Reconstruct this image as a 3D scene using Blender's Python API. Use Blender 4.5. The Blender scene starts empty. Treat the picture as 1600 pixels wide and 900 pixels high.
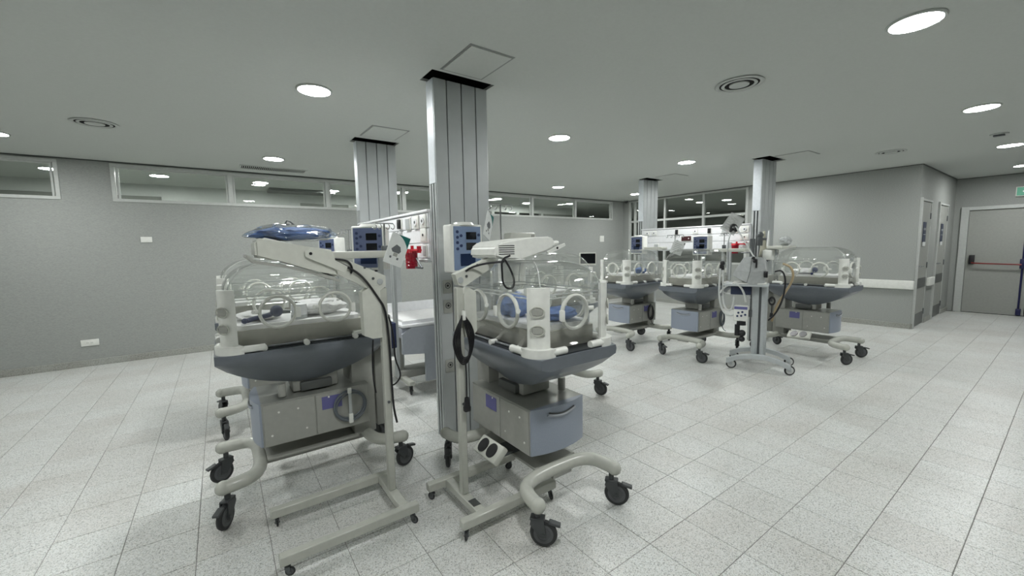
import bpy, bmesh, math, random
from math import pi, sin, cos, radians
from mathutils import Vector, Matrix

# ------------------------------------------------------------------ camera, world, exposure
sc = bpy.context.scene
C = sc.collection
F_PX, YAW, PITCH, ROLL, CAM_H = 636.33, 0.95030121, 0.09816596, 0.01737816, 1.45
cam_d = bpy.data.cameras.new('camera')
cam = bpy.data.objects.new('camera', cam_d)
C.objects.link(cam)
fwd = Vector((cos(YAW) * cos(PITCH), sin(YAW) * cos(PITCH), -sin(PITCH)))
rgt = Vector((sin(YAW), -cos(YAW), 0))
dwn = fwd.cross(rgt)
r2 = cos(ROLL) * rgt + sin(ROLL) * dwn
d2 = -sin(ROLL) * rgt + cos(ROLL) * dwn
rot = Matrix((r2, -d2, -fwd)).transposed()
cam.matrix_world = Matrix.Translation((0, 0, CAM_H)) @ rot.to_4x4()
cam_d.sensor_width = 36
cam_d.lens = F_PX * 36 / 1600
cam_d.clip_start = 0.05
sc.camera = cam
w = bpy.data.worlds.new('world')
sc.world = w
w.use_nodes = True
w.node_tree.nodes['Background'].inputs[0].default_value = (0.6, 0.65, 0.63, 1)
w.node_tree.nodes['Background'].inputs[1].default_value = 0.0
sc.view_settings.view_transform = 'Standard'
sc.view_settings.look = 'None'
sc.view_settings.gamma = 1
sc.view_settings.exposure = 0.68
sc.cycles.transparent_max_bounces = 40
sc.cycles.max_bounces = 10
sc.cycles.diffuse_bounces = 6
LAMP = 125.0          # emission of the round ceiling lamps
HC = 2.67            # ceiling height

# ------------------------------------------------------------------ materials
MAT = {}
def nt(name):
    m = bpy.data.materials.new(name); m.use_nodes = True
    MAT[name] = m
    return m, m.node_tree, m.node_tree.nodes['Principled BSDF']
def mat(name, col, rough=0.5, metal=0.0, var=0.04, scale=30.0, bump=0.0, spec=0.5, emit=0.0):
    m, t, b = nt(name)
    b.inputs['Roughness'].default_value = rough
    b.inputs['Metallic'].default_value = metal
    b.inputs['Specular IOR Level'].default_value = spec
    tc = t.nodes.new('ShaderNodeTexCoord')
    n = t.nodes.new('ShaderNodeTexNoise'); n.inputs['Scale'].default_value = scale
    n.inputs['Detail'].default_value = 4
    t.links.new(tc.outputs['Object'], n.inputs['Vector'])
    r = t.nodes.new('ShaderNodeValToRGB')
    r.color_ramp.elements[0].position = 0.3; r.color_ramp.elements[1].position = 0.7
    r.color_ramp.elements[0].color = tuple(c * (1 - var) for c in col) + (1,)
    r.color_ramp.elements[1].color = tuple(min(1, c * (1 + var)) for c in col) + (1,)
    t.links.new(n.outputs['Fac'], r.inputs['Fac'])
    t.links.new(r.outputs['Color'], b.inputs['Base Color'])
    if bump:
        bp = t.nodes.new('ShaderNodeBump'); bp.inputs['Strength'].default_value = bump
        bp.inputs['Distance'].default_value = 0.002
        t.links.new(n.outputs['Fac'], bp.inputs['Height']); t.links.new(bp.outputs['Normal'], b.inputs['Normal'])
    if emit:
        b.inputs['Emission Color'].default_value = tuple(col) + (1,)
        b.inputs['Emission Strength'].default_value = emit
    return m
mat('cream', (0.60, 0.61, 0.555), 0.38)
mat('white_plastic', (0.80, 0.81, 0.77), 0.3)
mat('post_white', (0.80, 0.81, 0.77), 0.35)
mat('white_gloss', (0.84, 0.85, 0.87), 0.35)
mat('tub_blue', (0.145, 0.162, 0.185), 0.30)
mat('tub_deck', (0.035, 0.04, 0.045), 0.4)
mat('drawer_blue', (0.30, 0.34, 0.41), 0.4, scale=200)
mat('cabinet_metal', (0.36, 0.365, 0.335), 0.45)
mat('cabinet_top', (0.33, 0.34, 0.31), 0.3, 0.3)
mat('tube_cream', (0.50, 0.51, 0.46), 0.25)
mat('rubber', (0.025, 0.027, 0.028), 0.55)
mat('caster_grey', (0.055, 0.06, 0.062), 0.4)
mat('wheel_hub', (0.09, 0.095, 0.10), 0.4)
mat('white_rubber', (0.62, 0.63, 0.62), 0.4)
mat('black_plastic', (0.012, 0.012, 0.014), 0.35)
mat('cable_black', (0.008, 0.008, 0.01), 0.45)
mat('cable_grey', (0.13, 0.15, 0.17), 0.45)
mat('hose_white', (0.62, 0.64, 0.63), 0.35)
mat('hose_tan', (0.42, 0.33, 0.2), 0.4)
mat('alu', (0.52, 0.545, 0.55), 0.42, 0.35, scale=8)
mat('alu_bright', (0.72, 0.76, 0.8), 0.35, 0.2)
mat('alu_dark', (0.12, 0.13, 0.135), 0.4, 0.4)
mat('chrome', (0.55, 0.56, 0.57), 0.18, 0.9)
mat('void', (0.004, 0.004, 0.004), 0.9)
mat('lilac_panel', (0.36, 0.385, 0.43), 0.45)
mat('mattress_white', (0.78, 0.78, 0.78), 0.7)
mat('tray_beige', (0.40, 0.395, 0.345), 0.5)
mat('monitor_blue', (0.11, 0.14, 0.25), 0.4)
mat('monitor_blue_light', (0.20, 0.27, 0.41), 0.4)
mat('screen_black', (0.004, 0.005, 0.008), 0.12)
mat('screen_navy', (0.012, 0.025, 0.07), 0.1)
mat('button_navy', (0.02, 0.035, 0.10), 0.4)
mat('label_purple', (0.13, 0.13, 0.32), 0.5)
mat('label_mark', (0.3, 0.3, 0.5), 0.5)
mat('red_plastic', (0.55, 0.012, 0.03), 0.25)
mat('red_jar', (0.33, 0.012, 0.03), 0.12)
mat('teal', (0.0, 0.13, 0.115), 0.5)
mat('paper', (0.74, 0.76, 0.75), 0.35)
mat('ink_grey', (0.13, 0.14, 0.15), 0.6)
mat('cloth_blue', (0.11, 0.19, 0.42), 0.75, var=0.25, scale=14, bump=0.4)
mat('cloth_navy', (0.02, 0.03, 0.09), 0.6)
mat('cloth_cream', (0.55, 0.54, 0.44), 0.8)
mat('cover_grey', (0.42, 0.44, 0.44), 0.6, var=0.08)
mat('cart_grey', (0.48, 0.51, 0.52), 0.4)
mat('door_paint', (0.34, 0.35, 0.325), 0.5)
mat('door_frame', (0.52, 0.54, 0.52), 0.45)
mat('kick_plate', (0.10, 0.107, 0.103), 0.4, 0.3)
mat('sign_navy', (0.02, 0.03, 0.07), 0.4)
mat('sign_green', (0.05, 0.22, 0.14), 0.4, emit=0.35)
mat('bar_red', (0.22, 0.02, 0.02), 0.3)
mat('bar_blue', (0.01, 0.012, 0.07), 0.35)
mat('alu_frame', (0.26, 0.275, 0.265), 0.5)
mat('grout', (0.20, 0.195, 0.185), 0.8)
mat('vent_white', (0.50, 0.525, 0.505), 0.5)
mat('led_dark', (0.05, 0.008, 0.012), 0.3)

def wall_mat(name, col, bump=0.35, var=0.05):
    m, t, b = nt(name)
    b.inputs['Roughness'].default_value = 0.75
    b.inputs['Specular IOR Level'].default_value = 0.25
    tc = t.nodes.new('ShaderNodeTexCoord')
    mp = t.nodes.new('ShaderNodeMapping'); mp.inputs['Scale'].default_value = (1, 1, 4)
    n = t.nodes.new('ShaderNodeTexNoise'); n.inputs['Scale'].default_value = 55; n.inputs['Detail'].default_value = 5
    t.links.new(tc.outputs['Object'], mp.inputs['Vector']); t.links.new(mp.outputs['Vector'], n.inputs['Vector'])
    r = t.nodes.new('ShaderNodeValToRGB')
    r.color_ramp.elements[0].position = 0.3; r.color_ramp.elements[1].position = 0.7
    r.color_ramp.elements[0].color = tuple(c * (1 - var) for c in col) + (1,)
    r.color_ramp.elements[1].color = tuple(c * (1 + var) for c in col) + (1,)
    t.links.new(n.outputs['Fac'], r.inputs['Fac']); t.links.new(r.outputs['Color'], b.inputs['Base Color'])
    bp = t.nodes.new('ShaderNodeBump'); bp.inputs['Strength'].default_value = bump; bp.inputs['Distance'].default_value = 0.002
    t.links.new(n.outputs['Fac'], bp.inputs['Height']); t.links.new(bp.outputs['Normal'], b.inputs['Normal'])
    return m
wall_mat('wall_paint', (0.345, 0.36, 0.343), 0.5, var=0.11)
wall_mat("ceiling_paint", (0.565, 0.59, 0.565), 0.1, 0.02)
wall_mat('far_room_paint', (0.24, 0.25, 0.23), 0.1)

def terrazzo(name, base, rough, joint=True):
    m, t, b = nt(name)
    N = t.nodes.new; L = t.links.new
    g = N('ShaderNodeNewGeometry')
    b.inputs['Roughness'].default_value = rough
    # speckles
    v = N('ShaderNodeTexVoronoi'); v.inputs['Scale'].default_value = 250
    L(g.outputs['Position'], v.inputs['Vector'])
    sp = N('ShaderNodeSeparateColor'); L(v.outputs['Color'], sp.inputs['Color'])
    r = N('ShaderNodeValToRGB'); r.color_ramp.interpolation = 'CONSTANT'
    els = r.color_ramp.elements
    els[0].position = 0.0; els[0].color = (0.36, 0.37, 0.36, 1)
    els[1].position = 0.10; els[1].color = (0.62, 0.63, 0.60, 1)
    for p, c in ((0.22, (0.80, 0.80, 0.78, 1)), (0.45, (1, 1, 1, 1)), (0.9, (0.93, 0.90, 0.86, 1))):
        e = els.new(p); e.color = c
    L(sp.outputs[0], r.inputs['Fac'])
    # a tone for each tile
    mp = N('ShaderNodeMapping'); mp.inputs['Location'].default_value = (-0.11, -0.231, 0)
    L(g.outputs['Position'], mp.inputs['Vector'])
    sn = N('ShaderNodeVectorMath'); sn.operation = 'SNAP'; sn.inputs[1].default_value = (0.3, 0.3, 10)
    L(mp.outputs['Vector'], sn.inputs[0])
    wn = N('ShaderNodeTexWhiteNoise'); L(sn.outputs[0], wn.inputs['Vector'])
    r2_ = N('ShaderNodeValToRGB')
    r2_.color_ramp.elements[0].color = (base[0] * 0.93, base[1] * 0.92, base[2] * 0.915, 1)
    r2_.color_ramp.elements[1].color = (base[0], base[1] * 1.01, base[2] * 1.015, 1)
    L(wn.outputs['Value'], r2_.inputs['Fac'])
    mx = N('ShaderNodeMix'); mx.data_type = 'RGBA'; mx.blend_type = 'MULTIPLY'; mx.inputs[0].default_value = 0.85
    L(r2_.outputs['Color'], mx.inputs[6]); L(r.outputs['Color'], mx.inputs[7])
    # large stains
    n = N('ShaderNodeTexNoise'); n.inputs['Scale'].default_value = 2.2; n.inputs['Detail'].default_value = 5
    L(g.outputs['Position'], n.inputs['Vector'])
    r3 = N('ShaderNodeValToRGB'); r3.color_ramp.elements[0].position = 0.3; r3.color_ramp.elements[1].position = 0.6
    r3.color_ramp.elements[0].color = (0.90, 0.885, 0.87, 1); r3.color_ramp.elements[1].color = (1, 1, 1, 1)
    L(n.outputs['Fac'], r3.inputs['Fac'])
    m2 = N('ShaderNodeMix'); m2.data_type = 'RGBA'; m2.blend_type = 'MULTIPLY'; m2.inputs[0].default_value = 1
    L(mx.outputs[2], m2.inputs[6]); L(r3.outputs['Color'], m2.inputs[7])
    L(m2.outputs[2], b.inputs['Base Color'])
    return m
terrazzo('terrazzo', (0.74, 0.752, 0.738), 0.36)
terrazzo('terrazzo_base', (0.42, 0.43, 0.40), 0.5)

def clear(name, tint, refl=1.0, rough=0.03, body=0.0):
    m = bpy.data.materials.new(name); m.use_nodes = True; MAT[name] = m
    t = m.node_tree; t.nodes.clear(); N = t.nodes.new; L = t.links.new
    o = N('ShaderNodeOutputMaterial'); tr = N('ShaderNodeBsdfTransparent'); tr.inputs[0].default_value = tint + (1,)
    gl = N('ShaderNodeBsdfGlossy'); gl.inputs['Roughness'].default_value = rough
    lw = N('ShaderNodeLayerWeight'); lw.inputs['Blend'].default_value = 0.5
    pw = N('ShaderNodeMath'); pw.operation = 'POWER'; pw.inputs[1].default_value = 4.0; L(lw.outputs['Facing'], pw.inputs[0])
    ma = N('ShaderNodeMath'); ma.operation = 'MULTIPLY_ADD'; ma.inputs[1].default_value = 0.75; ma.inputs[2].default_value = 0.045; L(pw.outputs[0], ma.inputs[0])
    mu = N('ShaderNodeMath'); mu.operation = 'MULTIPLY'; mu.inputs[1].default_value = refl; mu.use_clamp = True
    L(ma.outputs[0], mu.inputs[0])
    mx = N('ShaderNodeMixShader'); L(mu.outputs[0], mx.inputs[0]); L(tr.outputs[0], mx.inputs[1]); L(gl.outputs[0], mx.inputs[2])
    if body:
        df = N('ShaderNodeBsdfDiffuse'); df.inputs[0].default_value = (0.7, 0.72, 0.7, 1)
        m2 = N('ShaderNodeMixShader'); m2.inputs[0].default_value = body
        L(mx.outputs[0], m2.inputs[1]); L(df.outputs[0], m2.inputs[2]); L(m2.outputs[0], o.inputs[0])
    else:
        L(mx.outputs[0], o.inputs[0])
    return m
clear('acrylic', (0.992, 0.995, 0.992), 1.0, 0.03, 0.012)
clear('acrylic_edge', (0.9, 0.92, 0.9), 1.6, 0.08, 0.42)
clear('pane_glass', (0.86, 0.88, 0.86), 1.0, 0.01)
clear('plastic_wrap', (0.86, 0.92, 1.0), 2.0, 0.10, 0.08)
clear('plastic_bag', (0.9, 0.9, 0.9), 1.8, 0.15, 0.3)

def lamp_mat(name, s):
    m = bpy.data.materials.new(name); m.use_nodes = True; MAT[name] = m
    t = m.node_tree; t.nodes.clear()
    o = t.nodes.new('ShaderNodeOutputMaterial'); e = t.nodes.new('ShaderNodeEmission')
    e.inputs[0].default_value = (0.985, 1.0, 0.985, 1); e.inputs[1].default_value = s
    t.links.new(e.outputs[0], o.inputs[0])
lamp_mat('lamp', LAMP)
lamp_mat("lamp_far", 150.0)

# ------------------------------------------------------------------ mesh helpers
class MB:
    def __init__(s): s.bm = bmesh.new()
    def _x(s, vs, loc, rz, ry, rx):
        M = Matrix.Translation(loc) @ Matrix.Rotation(rz, 4, 'Z') @ Matrix.Rotation(ry, 4, 'Y') @ Matrix.Rotation(rx, 4, 'X')
        bmesh.ops.transform(s.bm, matrix=M, verts=vs)
    def box(s, x0, x1, y0, y1, z0, z1, bev=0.0, seg=2, loc=(0, 0, 0), rz=0, ry=0, rx=0):
        r = bmesh.ops.create_cube(s.bm, size=1)
        vs = r['verts']
        bmesh.ops.scale(s.bm, vec=(x1 - x0, y1 - y0, z1 - z0), verts=vs)
        bmesh.ops.translate(s.bm, vec=((x0 + x1) / 2, (y0 + y1) / 2, (z0 + z1) / 2), verts=vs)
        if bev:
            es = list({e for v in vs for e in v.link_edges})
            rr = bmesh.ops.bevel(s.bm, geom=es, offset=bev, segments=seg, affect='EDGES', profile=0.5)
            vs = list({v for f in rr['faces'] for v in f.verts} | {v for v in vs if v.is_valid})
        if rz or ry or rx or loc != (0, 0, 0): s._x(vs, loc, rz, ry, rx)
        return s
    def cyl(s, p0, p1, r, r1=None, n=16, cap=True):
        p0 = Vector(p0); p1 = Vector(p1); d = p1 - p0
        rr = bmesh.ops.create_cone(s.bm, cap_ends=cap, segments=n, radius1=r, radius2=r if r1 is None else r1, depth=d.length)
        q = Vector((0, 0, 1)).rotation_difference(d.normalized())
        bmesh.ops.transform(s.bm, matrix=Matrix.Translation((p0 + p1) / 2) @ q.to_matrix().to_4x4(), verts=rr['verts'])
        return s
    def ball(s, c, r, sx=1, sy=1, sz=1, n=12):
        rr = bmesh.ops.create_uvsphere(s.bm, u_segments=n, v_segments=max(6, n // 2 + 2), radius=r)
        bmesh.ops.transform(s.bm, matrix=Matrix.Translation(c) @ Matrix.Diagonal((sx, sy, sz, 1)), verts=rr['verts'])
        return s
    def torus(s, c, R, r, axis='Y', n=28, k=8, sx=1.0, sz=1.0, flat=1.0):
        # ring around an axis; in-plane scales sx, sz
        rings = []
        for i in range(n):
            a = 2 * pi * i / n; ring = []
            for j in range(k):
                b = 2 * pi * j / k
                rad = R + r * cos(b); h = r * sin(b) * flat
                x, z = rad * cos(a) * sx, rad * sin(a) * sz
                p = (x, h, z) if axis == 'Y' else ((h, x, z) if axis == 'X' else (x, z, h))
                ring.append(s.bm.verts.new(Vector(p) + Vector(c)))
            rings.append(ring)
        for i in range(n):
            A, B = rings[i], rings[(i + 1) % n]
            for j in range(k):
                s.bm.faces.new((A[j], A[(j + 1) % k], B[(j + 1) % k], B[j]))
        return s
    def sweep(s, pts, r, n=8, smooth=0, caps=True):
        P = [Vector(p) for p in pts]
        for _ in range(smooth):
            Q = [P[0]]
            for a, b in zip(P, P[1:]):
                Q += [a * 0.75 + b * 0.25, a * 0.25 + b * 0.75]
            Q.append(P[-1]); P = Q
        up = None; rings = []
        for i, p in enumerate(P):
            t = (P[min(i + 1, len(P) - 1)] - P[max(i - 1, 0)]).normalized()
            if up is None:
                up = t.orthogonal().normalized()
            up = (up - t * up.dot(t))
            up = up.normalized() if up.length > 1e-6 else t.orthogonal().normalized()
            sd = t.cross(up)
            rings.append([s.bm.verts.new(p + (up * cos(2 * pi * k / n) + sd * sin(2 * pi * k / n)) * r) for k in range(n)])
        for A, B in zip(rings, rings[1:]):
            for k in range(n):
                s.bm.faces.new((A[k], A[(k + 1) % n], B[(k + 1) % n], B[k]))
        if caps:
            s.bm.faces.new(rings[0][::-1]); s.bm.faces.new(rings[-1])
        return s
    def loft(s, rings, cap0=True, cap1=True, closed=True):
        V = [[s.bm.verts.new(p) for p in r] for r in rings]
        n = len(V[0])
        for A, B in zip(V, V[1:]):
            for k in range(n if closed else n - 1):
                s.bm.faces.new((A[k], A[(k + 1) % n], B[(k + 1) % n], B[k]))
        if cap0: s.bm.faces.new(V[0][::-1])
        if cap1: s.bm.faces.new(V[-1])
        return s
    def prism(s, poly, axis, a, b):
        # poly: 2-D outline; axis Y -> (x, z) outline extruded a..b along y; X -> (y, z); Z -> (x, y)
        f = {'Y': lambda p, t: (p[0], t, p[1]), 'X': lambda p, t: (t, p[0], p[1]), 'Z': lambda p, t: (p[0], p[1], t)}[axis]
        return s.loft([[f(p, a) for p in poly], [f(p, b) for p in poly]])
    def move(s, M):
        bmesh.ops.transform(s.bm, matrix=M, verts=s.bm.verts); return s
    def build(s, name, m, parent=None, smooth=True, solid=0.0):
        bmesh.ops.recalc_face_normals(s.bm, faces=s.bm.faces)
        me = bpy.data.meshes.new(name)
        s.bm.to_mesh(me); s.bm.free()
        if smooth:
            for p in me.polygons: p.use_smooth = True
            try: me.set_sharp_from_angle(angle=radians(40))
            except Exception: pass
        me.materials.append(MAT[m])
        o = bpy.data.objects.new(name, me); C.objects.link(o)
        if name in ('screw_heads', 'button_set', 'knob_set', 'module_knobs', 'connector_row', 'screw'): o['kind'] = 'stuff'
        if parent is not None: o.parent = parent
        if solid:
            md = o.modifiers.new('thick', 'SOLIDIFY'); md.thickness = solid; md.offset = 0
        return o

def thing(name, label, cat, loc=(0, 0, 0), rz=0, group=None):
    o = bpy.data.objects.new(name, None); C.objects.link(o)
    o.empty_display_size = 0.1
    o.location = loc; o.rotation_euler = (0, 0, rz)
    o['label'] = label; o['category'] = cat
    if group: o['group'] = group
    return o
def tag(o, label, cat, group=None):
    o['label'] = label; o['category'] = cat
    if group: o['group'] = group
    return o
def struct(o):
    o['kind'] = 'structure'; return o
def copy_tree(o, parent=None):
    c = o.copy(); C.objects.link(c); c.parent = parent
    for ch in list(o.children): copy_tree(ch, c)
    return c
def rrect(hx, hy, r, n=6, cx=0, cy=0):
    out = []
    for sx, sy, a0 in ((1, 1, 0), (-1, 1, 90), (-1, -1, 180), (1, -1, 270)):
        for i in range(n + 1):
            a = radians(a0 + 90 * i / n)
            out.append((cx + sx * (hx - r) + r * cos(a), cy + sy * (hy - r) + r * sin(a)))
    return out

# ------------------------------------------------------------------ setting: floor
WA = 7.5      # wall with the strip windows (y)
WB = 9.2      # wall with the handrail (x)
WD = 1.57     # wall with the two small doors (y)
WC = 12.2     # wall with the fire door (x)
floor = struct(MB().box(-4, WC, -3, WA, -0.05, -0.003).build('floor', 'grout', smooth=False))
T = 0.3
gx0, gy0 = 0.11, 0.231
def tile_mesh(bm, cx, cy, lift=0.0):
    h = T / 2 - 0.0013; e = 0.0022
    lo = [bm.verts.new((cx + sx * h, cy + sy * h, -0.003)) for sx, sy in ((-1, -1), (1, -1), (1, 1), (-1, 1))]
    hi = [bm.verts.new((cx + sx * h, cy + sy * h, -0.0012 + lift)) for sx, sy in ((-1, -1), (1, -1), (1, 1), (-1, 1))]
    tp = [bm.verts.new((cx + sx * (h - e), cy + sy * (h - e), lift)) for sx, sy in ((-1, -1), (1, -1), (1, 1), (-1, 1))]
    for k in range(4):
        q = (k + 1) % 4
        bm.faces.new((lo[k], lo[q], hi[q], hi[k])); bm.faces.new((hi[k], hi[q], tp[q], tp[k]))
    bm.faces.new(tp)
tb = MB(); tile_mesh(tb.bm, 0, 0)
tile0 = tb.build('tile', 'terrazzo', floor, smooth=False)
camM = Matrix((r2, d2, fwd))
def px(P):
    q = camM @ (Vector(P) - Vector((0, 0, CAM_H)))
    if q.z < 0.05: return None
    return 800 + F_PX * q.x / q.z, 450 + F_PX * q.y / q.z, q.z
cells = []
i0 = int(math.floor((-4 - gx0) / T)); i1 = int(math.ceil((WC - gx0) / T))
j0 = int(math.floor((-3 - gy0) / T)); j1 = int(math.ceil((WA - gy0) / T))
rnd = random.Random(4)
near, rest = [], []
for i in range(i0 + 1, i1 - 1):
    for j in range(j0 + 1, j1 - 1):
        cx, cy = gx0 + (i + .5) * T, gy0 + (j + .5) * T
        if cx > WB + .25 and cy > WD + .2: continue
        p = px((cx, cy, 0))
        if p and -60 < p[0] < 1660 and 0 < p[1] < 960: near.append((p[2], cx, cy))
        else: rest.append((cx, cy))
near.sort()
for k, (d, cx, cy) in enumerate(near):
    if k < 300:
        o = tile0 if k == 0 else tile0.copy()
        if k: C.objects.link(o)
        o.location = (cx, cy, rnd.uniform(-0.0004, 0.0004))
    else:
        rest.append((cx, cy))
bmr = MB()
for cx, cy in rest: tile_mesh(bmr.bm, cx, cy, rnd.uniform(-0.0004, 0.0004))
# cut strips along the room's edges
for i in range(i0 + 1, i1 - 1): pass
fr = bmr.build('floor_tiles', 'terrazzo', floor, smooth=False); fr['kind'] = 'stuff'
ed = MB()
ex0, ex1 = gx0 + (i0 + 1) * T, gx0 + (i1 - 1) * T
ey0, ey1 = gy0 + (j0 + 1) * T, gy0 + (j1 - 1) * T
for k in range(int((WC + 4) / T) + 1):
    a = max(-4, ex0 + (k - 1) * T) + 0.001; b = min(WC, ex0 + k * T) - 0.001
    if b - a < 0.02: continue
    if a < WB: ed.box(a, min(b, WB), ey1 + 0.001, WA, -0.003, 0)
    ed.box(a, b, -3, ey0 - 0.001, -0.003, 0)
for k in range(int((WA + 3) / T) + 1):
    a = max(-3, ey0 + (k - 1) * T) + 0.001; b = min(WA, ey0 + k * T) - 0.001
    if b - a < 0.02: continue
    ed.box(-4, ex0 - 0.001, a, b, -0.003, 0)
    if b < WD: ed.box(ex1 + 0.001, WC, a, b, -0.003, 0)
ed = ed.build('floor_edge_tiles', 'terrazzo', floor, smooth=False); ed['kind'] = 'stuff'

# ------------------------------------------------------------------ ceiling with openings round the columns
holes = [(1.268, 1.775, 2.665, 2.88), (1.28, 1.775, 4.66, 4.88), (6.36, 6.89, 2.64, 2.88), (6.39, 6.88, 4.68, 4.88)]
xs = sorted({-4.0, WC + .1} | {h[k] for h in holes for k in (0, 1)})
ys = sorted({-3.0, WA + .12} | {h[k] for h in holes for k in (2, 3)})
cb = MB()
for a, b in zip(xs, xs[1:]):
    for c, d in zip(ys, ys[1:]):
        mx, my = (a + b) / 2, (c + d) / 2
        if any(h[0] < mx < h[1] and h[2] < my < h[3] for h in holes): continue
        cb.box(a, b, c, d, HC, HC + 0.02)
struct(cb.build('ceiling', 'ceiling_paint', smooth=False))
for k, h in enumerate(holes):
    b = MB()
    b.box(h[0] - .01, h[1] + .01, h[2] - .01, h[3] + .01, HC + 0.22, HC + 0.24)
    b.box(h[0] - .01, h[0], h[2] - .01, h[3] + .01, HC + 0.02, HC + 0.22); b.box(h[1], h[1] + .01, h[2] - .01, h[3] + .01, HC + 0.02, HC + 0.22)
    b.box(h[0], h[1], h[2] - .01, h[2], HC + 0.02, HC + 0.22); b.box(h[0], h[1], h[3], h[3] + .01, HC + 0.02, HC + 0.22)
    struct(b.build('trim_%d' % (k + 1), 'void', smooth=False))

# ------------------------------------------------------------------ walls
WZ0, WZ1 = 2.15, 2.645        # strip windows
w1 = [(-4.0, -1.555), (-1.085, 8.75)]
b = MB()
b.box(-4, WB + .1, WA, WA + .12, 0, WZ0)
b.box(-4, WB + .1, WA, WA + .12, WZ1, HC)
b.box(-1.555, -1.085, WA, WA + .12, WZ0, WZ1)
b.box(8.75, WB + .1, WA, WA + .12, WZ0, WZ1)
struct(b.build('wall_back', 'wall_paint', smooth=False))
# wall with the tall window band: window from y=4.22 to 7.35, z 1.0..2.65
b = MB()
b.box(WB, WB + .12, WD, 4.2, 0, HC); b.box(WB, WB + .12, 4.2, WA, 0, 1.0); b.box(WB, WB + .12, 7.30, WA, 1.0, HC)
b.box(WB, WB + .12, 4.2, 7.30, 2.645, HC)
struct(b.build('wall_right', 'wall_paint', smooth=False))
# corridor side wall with two door openings
DOORS = [(9.27, 10.03), (10.66, 11.5)]
b = MB()
prev = WB + .12
for a, c in DOORS:
    b.box(prev, a, WD, WD + .12, 0, 2.1); prev = c
b.box(prev, WC, WD, WD + .12, 0, 2.1); b.box(WB + .12, WC, WD, WD + .12, 2.1, HC)
struct(b.build('wall_corridor', 'wall_paint', smooth=False))
b = MB(); b.box(WC, WC + .1, -3, -0.35, 0, HC); b.box(WC, WC + .1, 1.47, WD + .12, 0, HC); b.box(WC, WC + .1, -0.35, 1.47, 2.10, HC)
struct(b.build('wall_far', 'wall_paint', smooth=False))
struct(MB().box(-4.1, -4, -3.1, WA, 0, HC).build('wall_left', 'wall_paint', smooth=False))
struct(MB().box(-4, WC + .1, -3.1, -3, 0, HC).build('wall_front', 'wall_paint', smooth=False))

def window(n, boxes, panes, label=None):
    b = MB()
    for q in boxes: b.box(*q, bev=0.003, seg=1)
    o = struct(b.build('window_%d' % n, 'door_frame', smooth=False))
    for q in panes:
        MB().box(*q).build('pane', 'pane_glass', o, smooth=False)
    return o
def strip(n, x0, x1, mull, dbl=True):
    f = 0.04; y0, y1 = WA - 0.015, WA + 0.06
    bx = [(x0, x1, y0, y1, WZ0, WZ0 + f), (x0, x1, y0, y1, WZ1 - f, WZ1), (x0, x0 + f, y0, y1, WZ0 + f, WZ1 - f), (x1 - f, x1, y0, y1, WZ0 + f, WZ1 - f)]
    cuts = [x0 + f / 2] + list(mull) + [x1 - f / 2]
    for m_ in mull: bx.append((m_ - .03, m_ + .03, y0, y1, WZ0 + f, WZ1 - f))
    pn = []
    for a, c in zip(cuts, cuts[1:]):
        # inner sash
        g = 0.022; a2, c2 = a + .035, c - .035
        bx += [(a2, a2 + g, y0 + .03, y1 - .01, WZ0 + f, WZ1 - f), (c2 - g, c2, y0 + .03, y1 - .01, WZ0 + f, WZ1 - f),
               (a2 + g, c2 - g, y0 + .03, y1 - .01, WZ1 - f - g, WZ1 - f)]
        pn.append((a2 + g, c2 - g, WA + .02, WA + .026, WZ0 + f, WZ1 - f - g))
    return window(n, bx, pn)
strip(1, -3.98, -1.555, [-2.75])
strip(2, -1.085, 4.60, [0.21, 1.56, 2.89, 3.75])
strip(3, 4.60, 8.75, [5.98, 7.36])
b = []; f = .05; x0, x1 = WB - .015, WB + .06
for y in (4.2, 5.16, 6.17, 7.08, 7.25): b.append((x0, x1, y, y + f, 1.0, 2.645))
cuts = [4.2, 5.16, 6.17, 7.08, 7.30]
pn = []
for a, c in zip(cuts, cuts[1:]):
    c2 = c if c < 7.2 else c - .05
    b.append((x0 + .002, x1 - .002, a + f, c2, 2.07, 2.12)); b.append((x0 + .002, x1 - .002, a + f, c2, 2.61, 2.645)); b.append((x0 + .002, x1 - .002, a + f, c2, 1.0, 1.04))
    pn.append((WB + .02, WB + .026, a + f, c2, 1.04, 2.07)); pn.append((WB + .02, WB + .026, a + f, c2, 2.12, 2.61))
window(4, b, pn)
# rooms seen through the windows
b = MB(); b.box(-4, WB + 6, 11.9, 12, 0, HC); struct(b.build('wall_beyond_back', 'far_room_paint', smooth=False))
b = MB(); b.box(-4, WB + 6, WA + .12, 12, HC - .02, HC); b.box(WB + .12, WB + 6, WD + .12, WA + .12, HC - .02, HC)
struct(b.build('ceiling_beyond', 'ceiling_paint', smooth=False))
b = MB(); b.box(-4, WB + 6, WA + .12, 12, -.05, 0); b.box(WB + .12, WB + 6, WD + .12, WA + .12, -.05, 0)
struct(b.build('floor_beyond', 'far_room_paint', smooth=False))
b = MB(); b.box(WB + 6, WB + 6.1, WD, 12, 0, HC); b.box(-4.1, -4, WA, 12, 0, HC)
struct(b.build('wall_beyond_right', 'far_room_paint', smooth=False))
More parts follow.
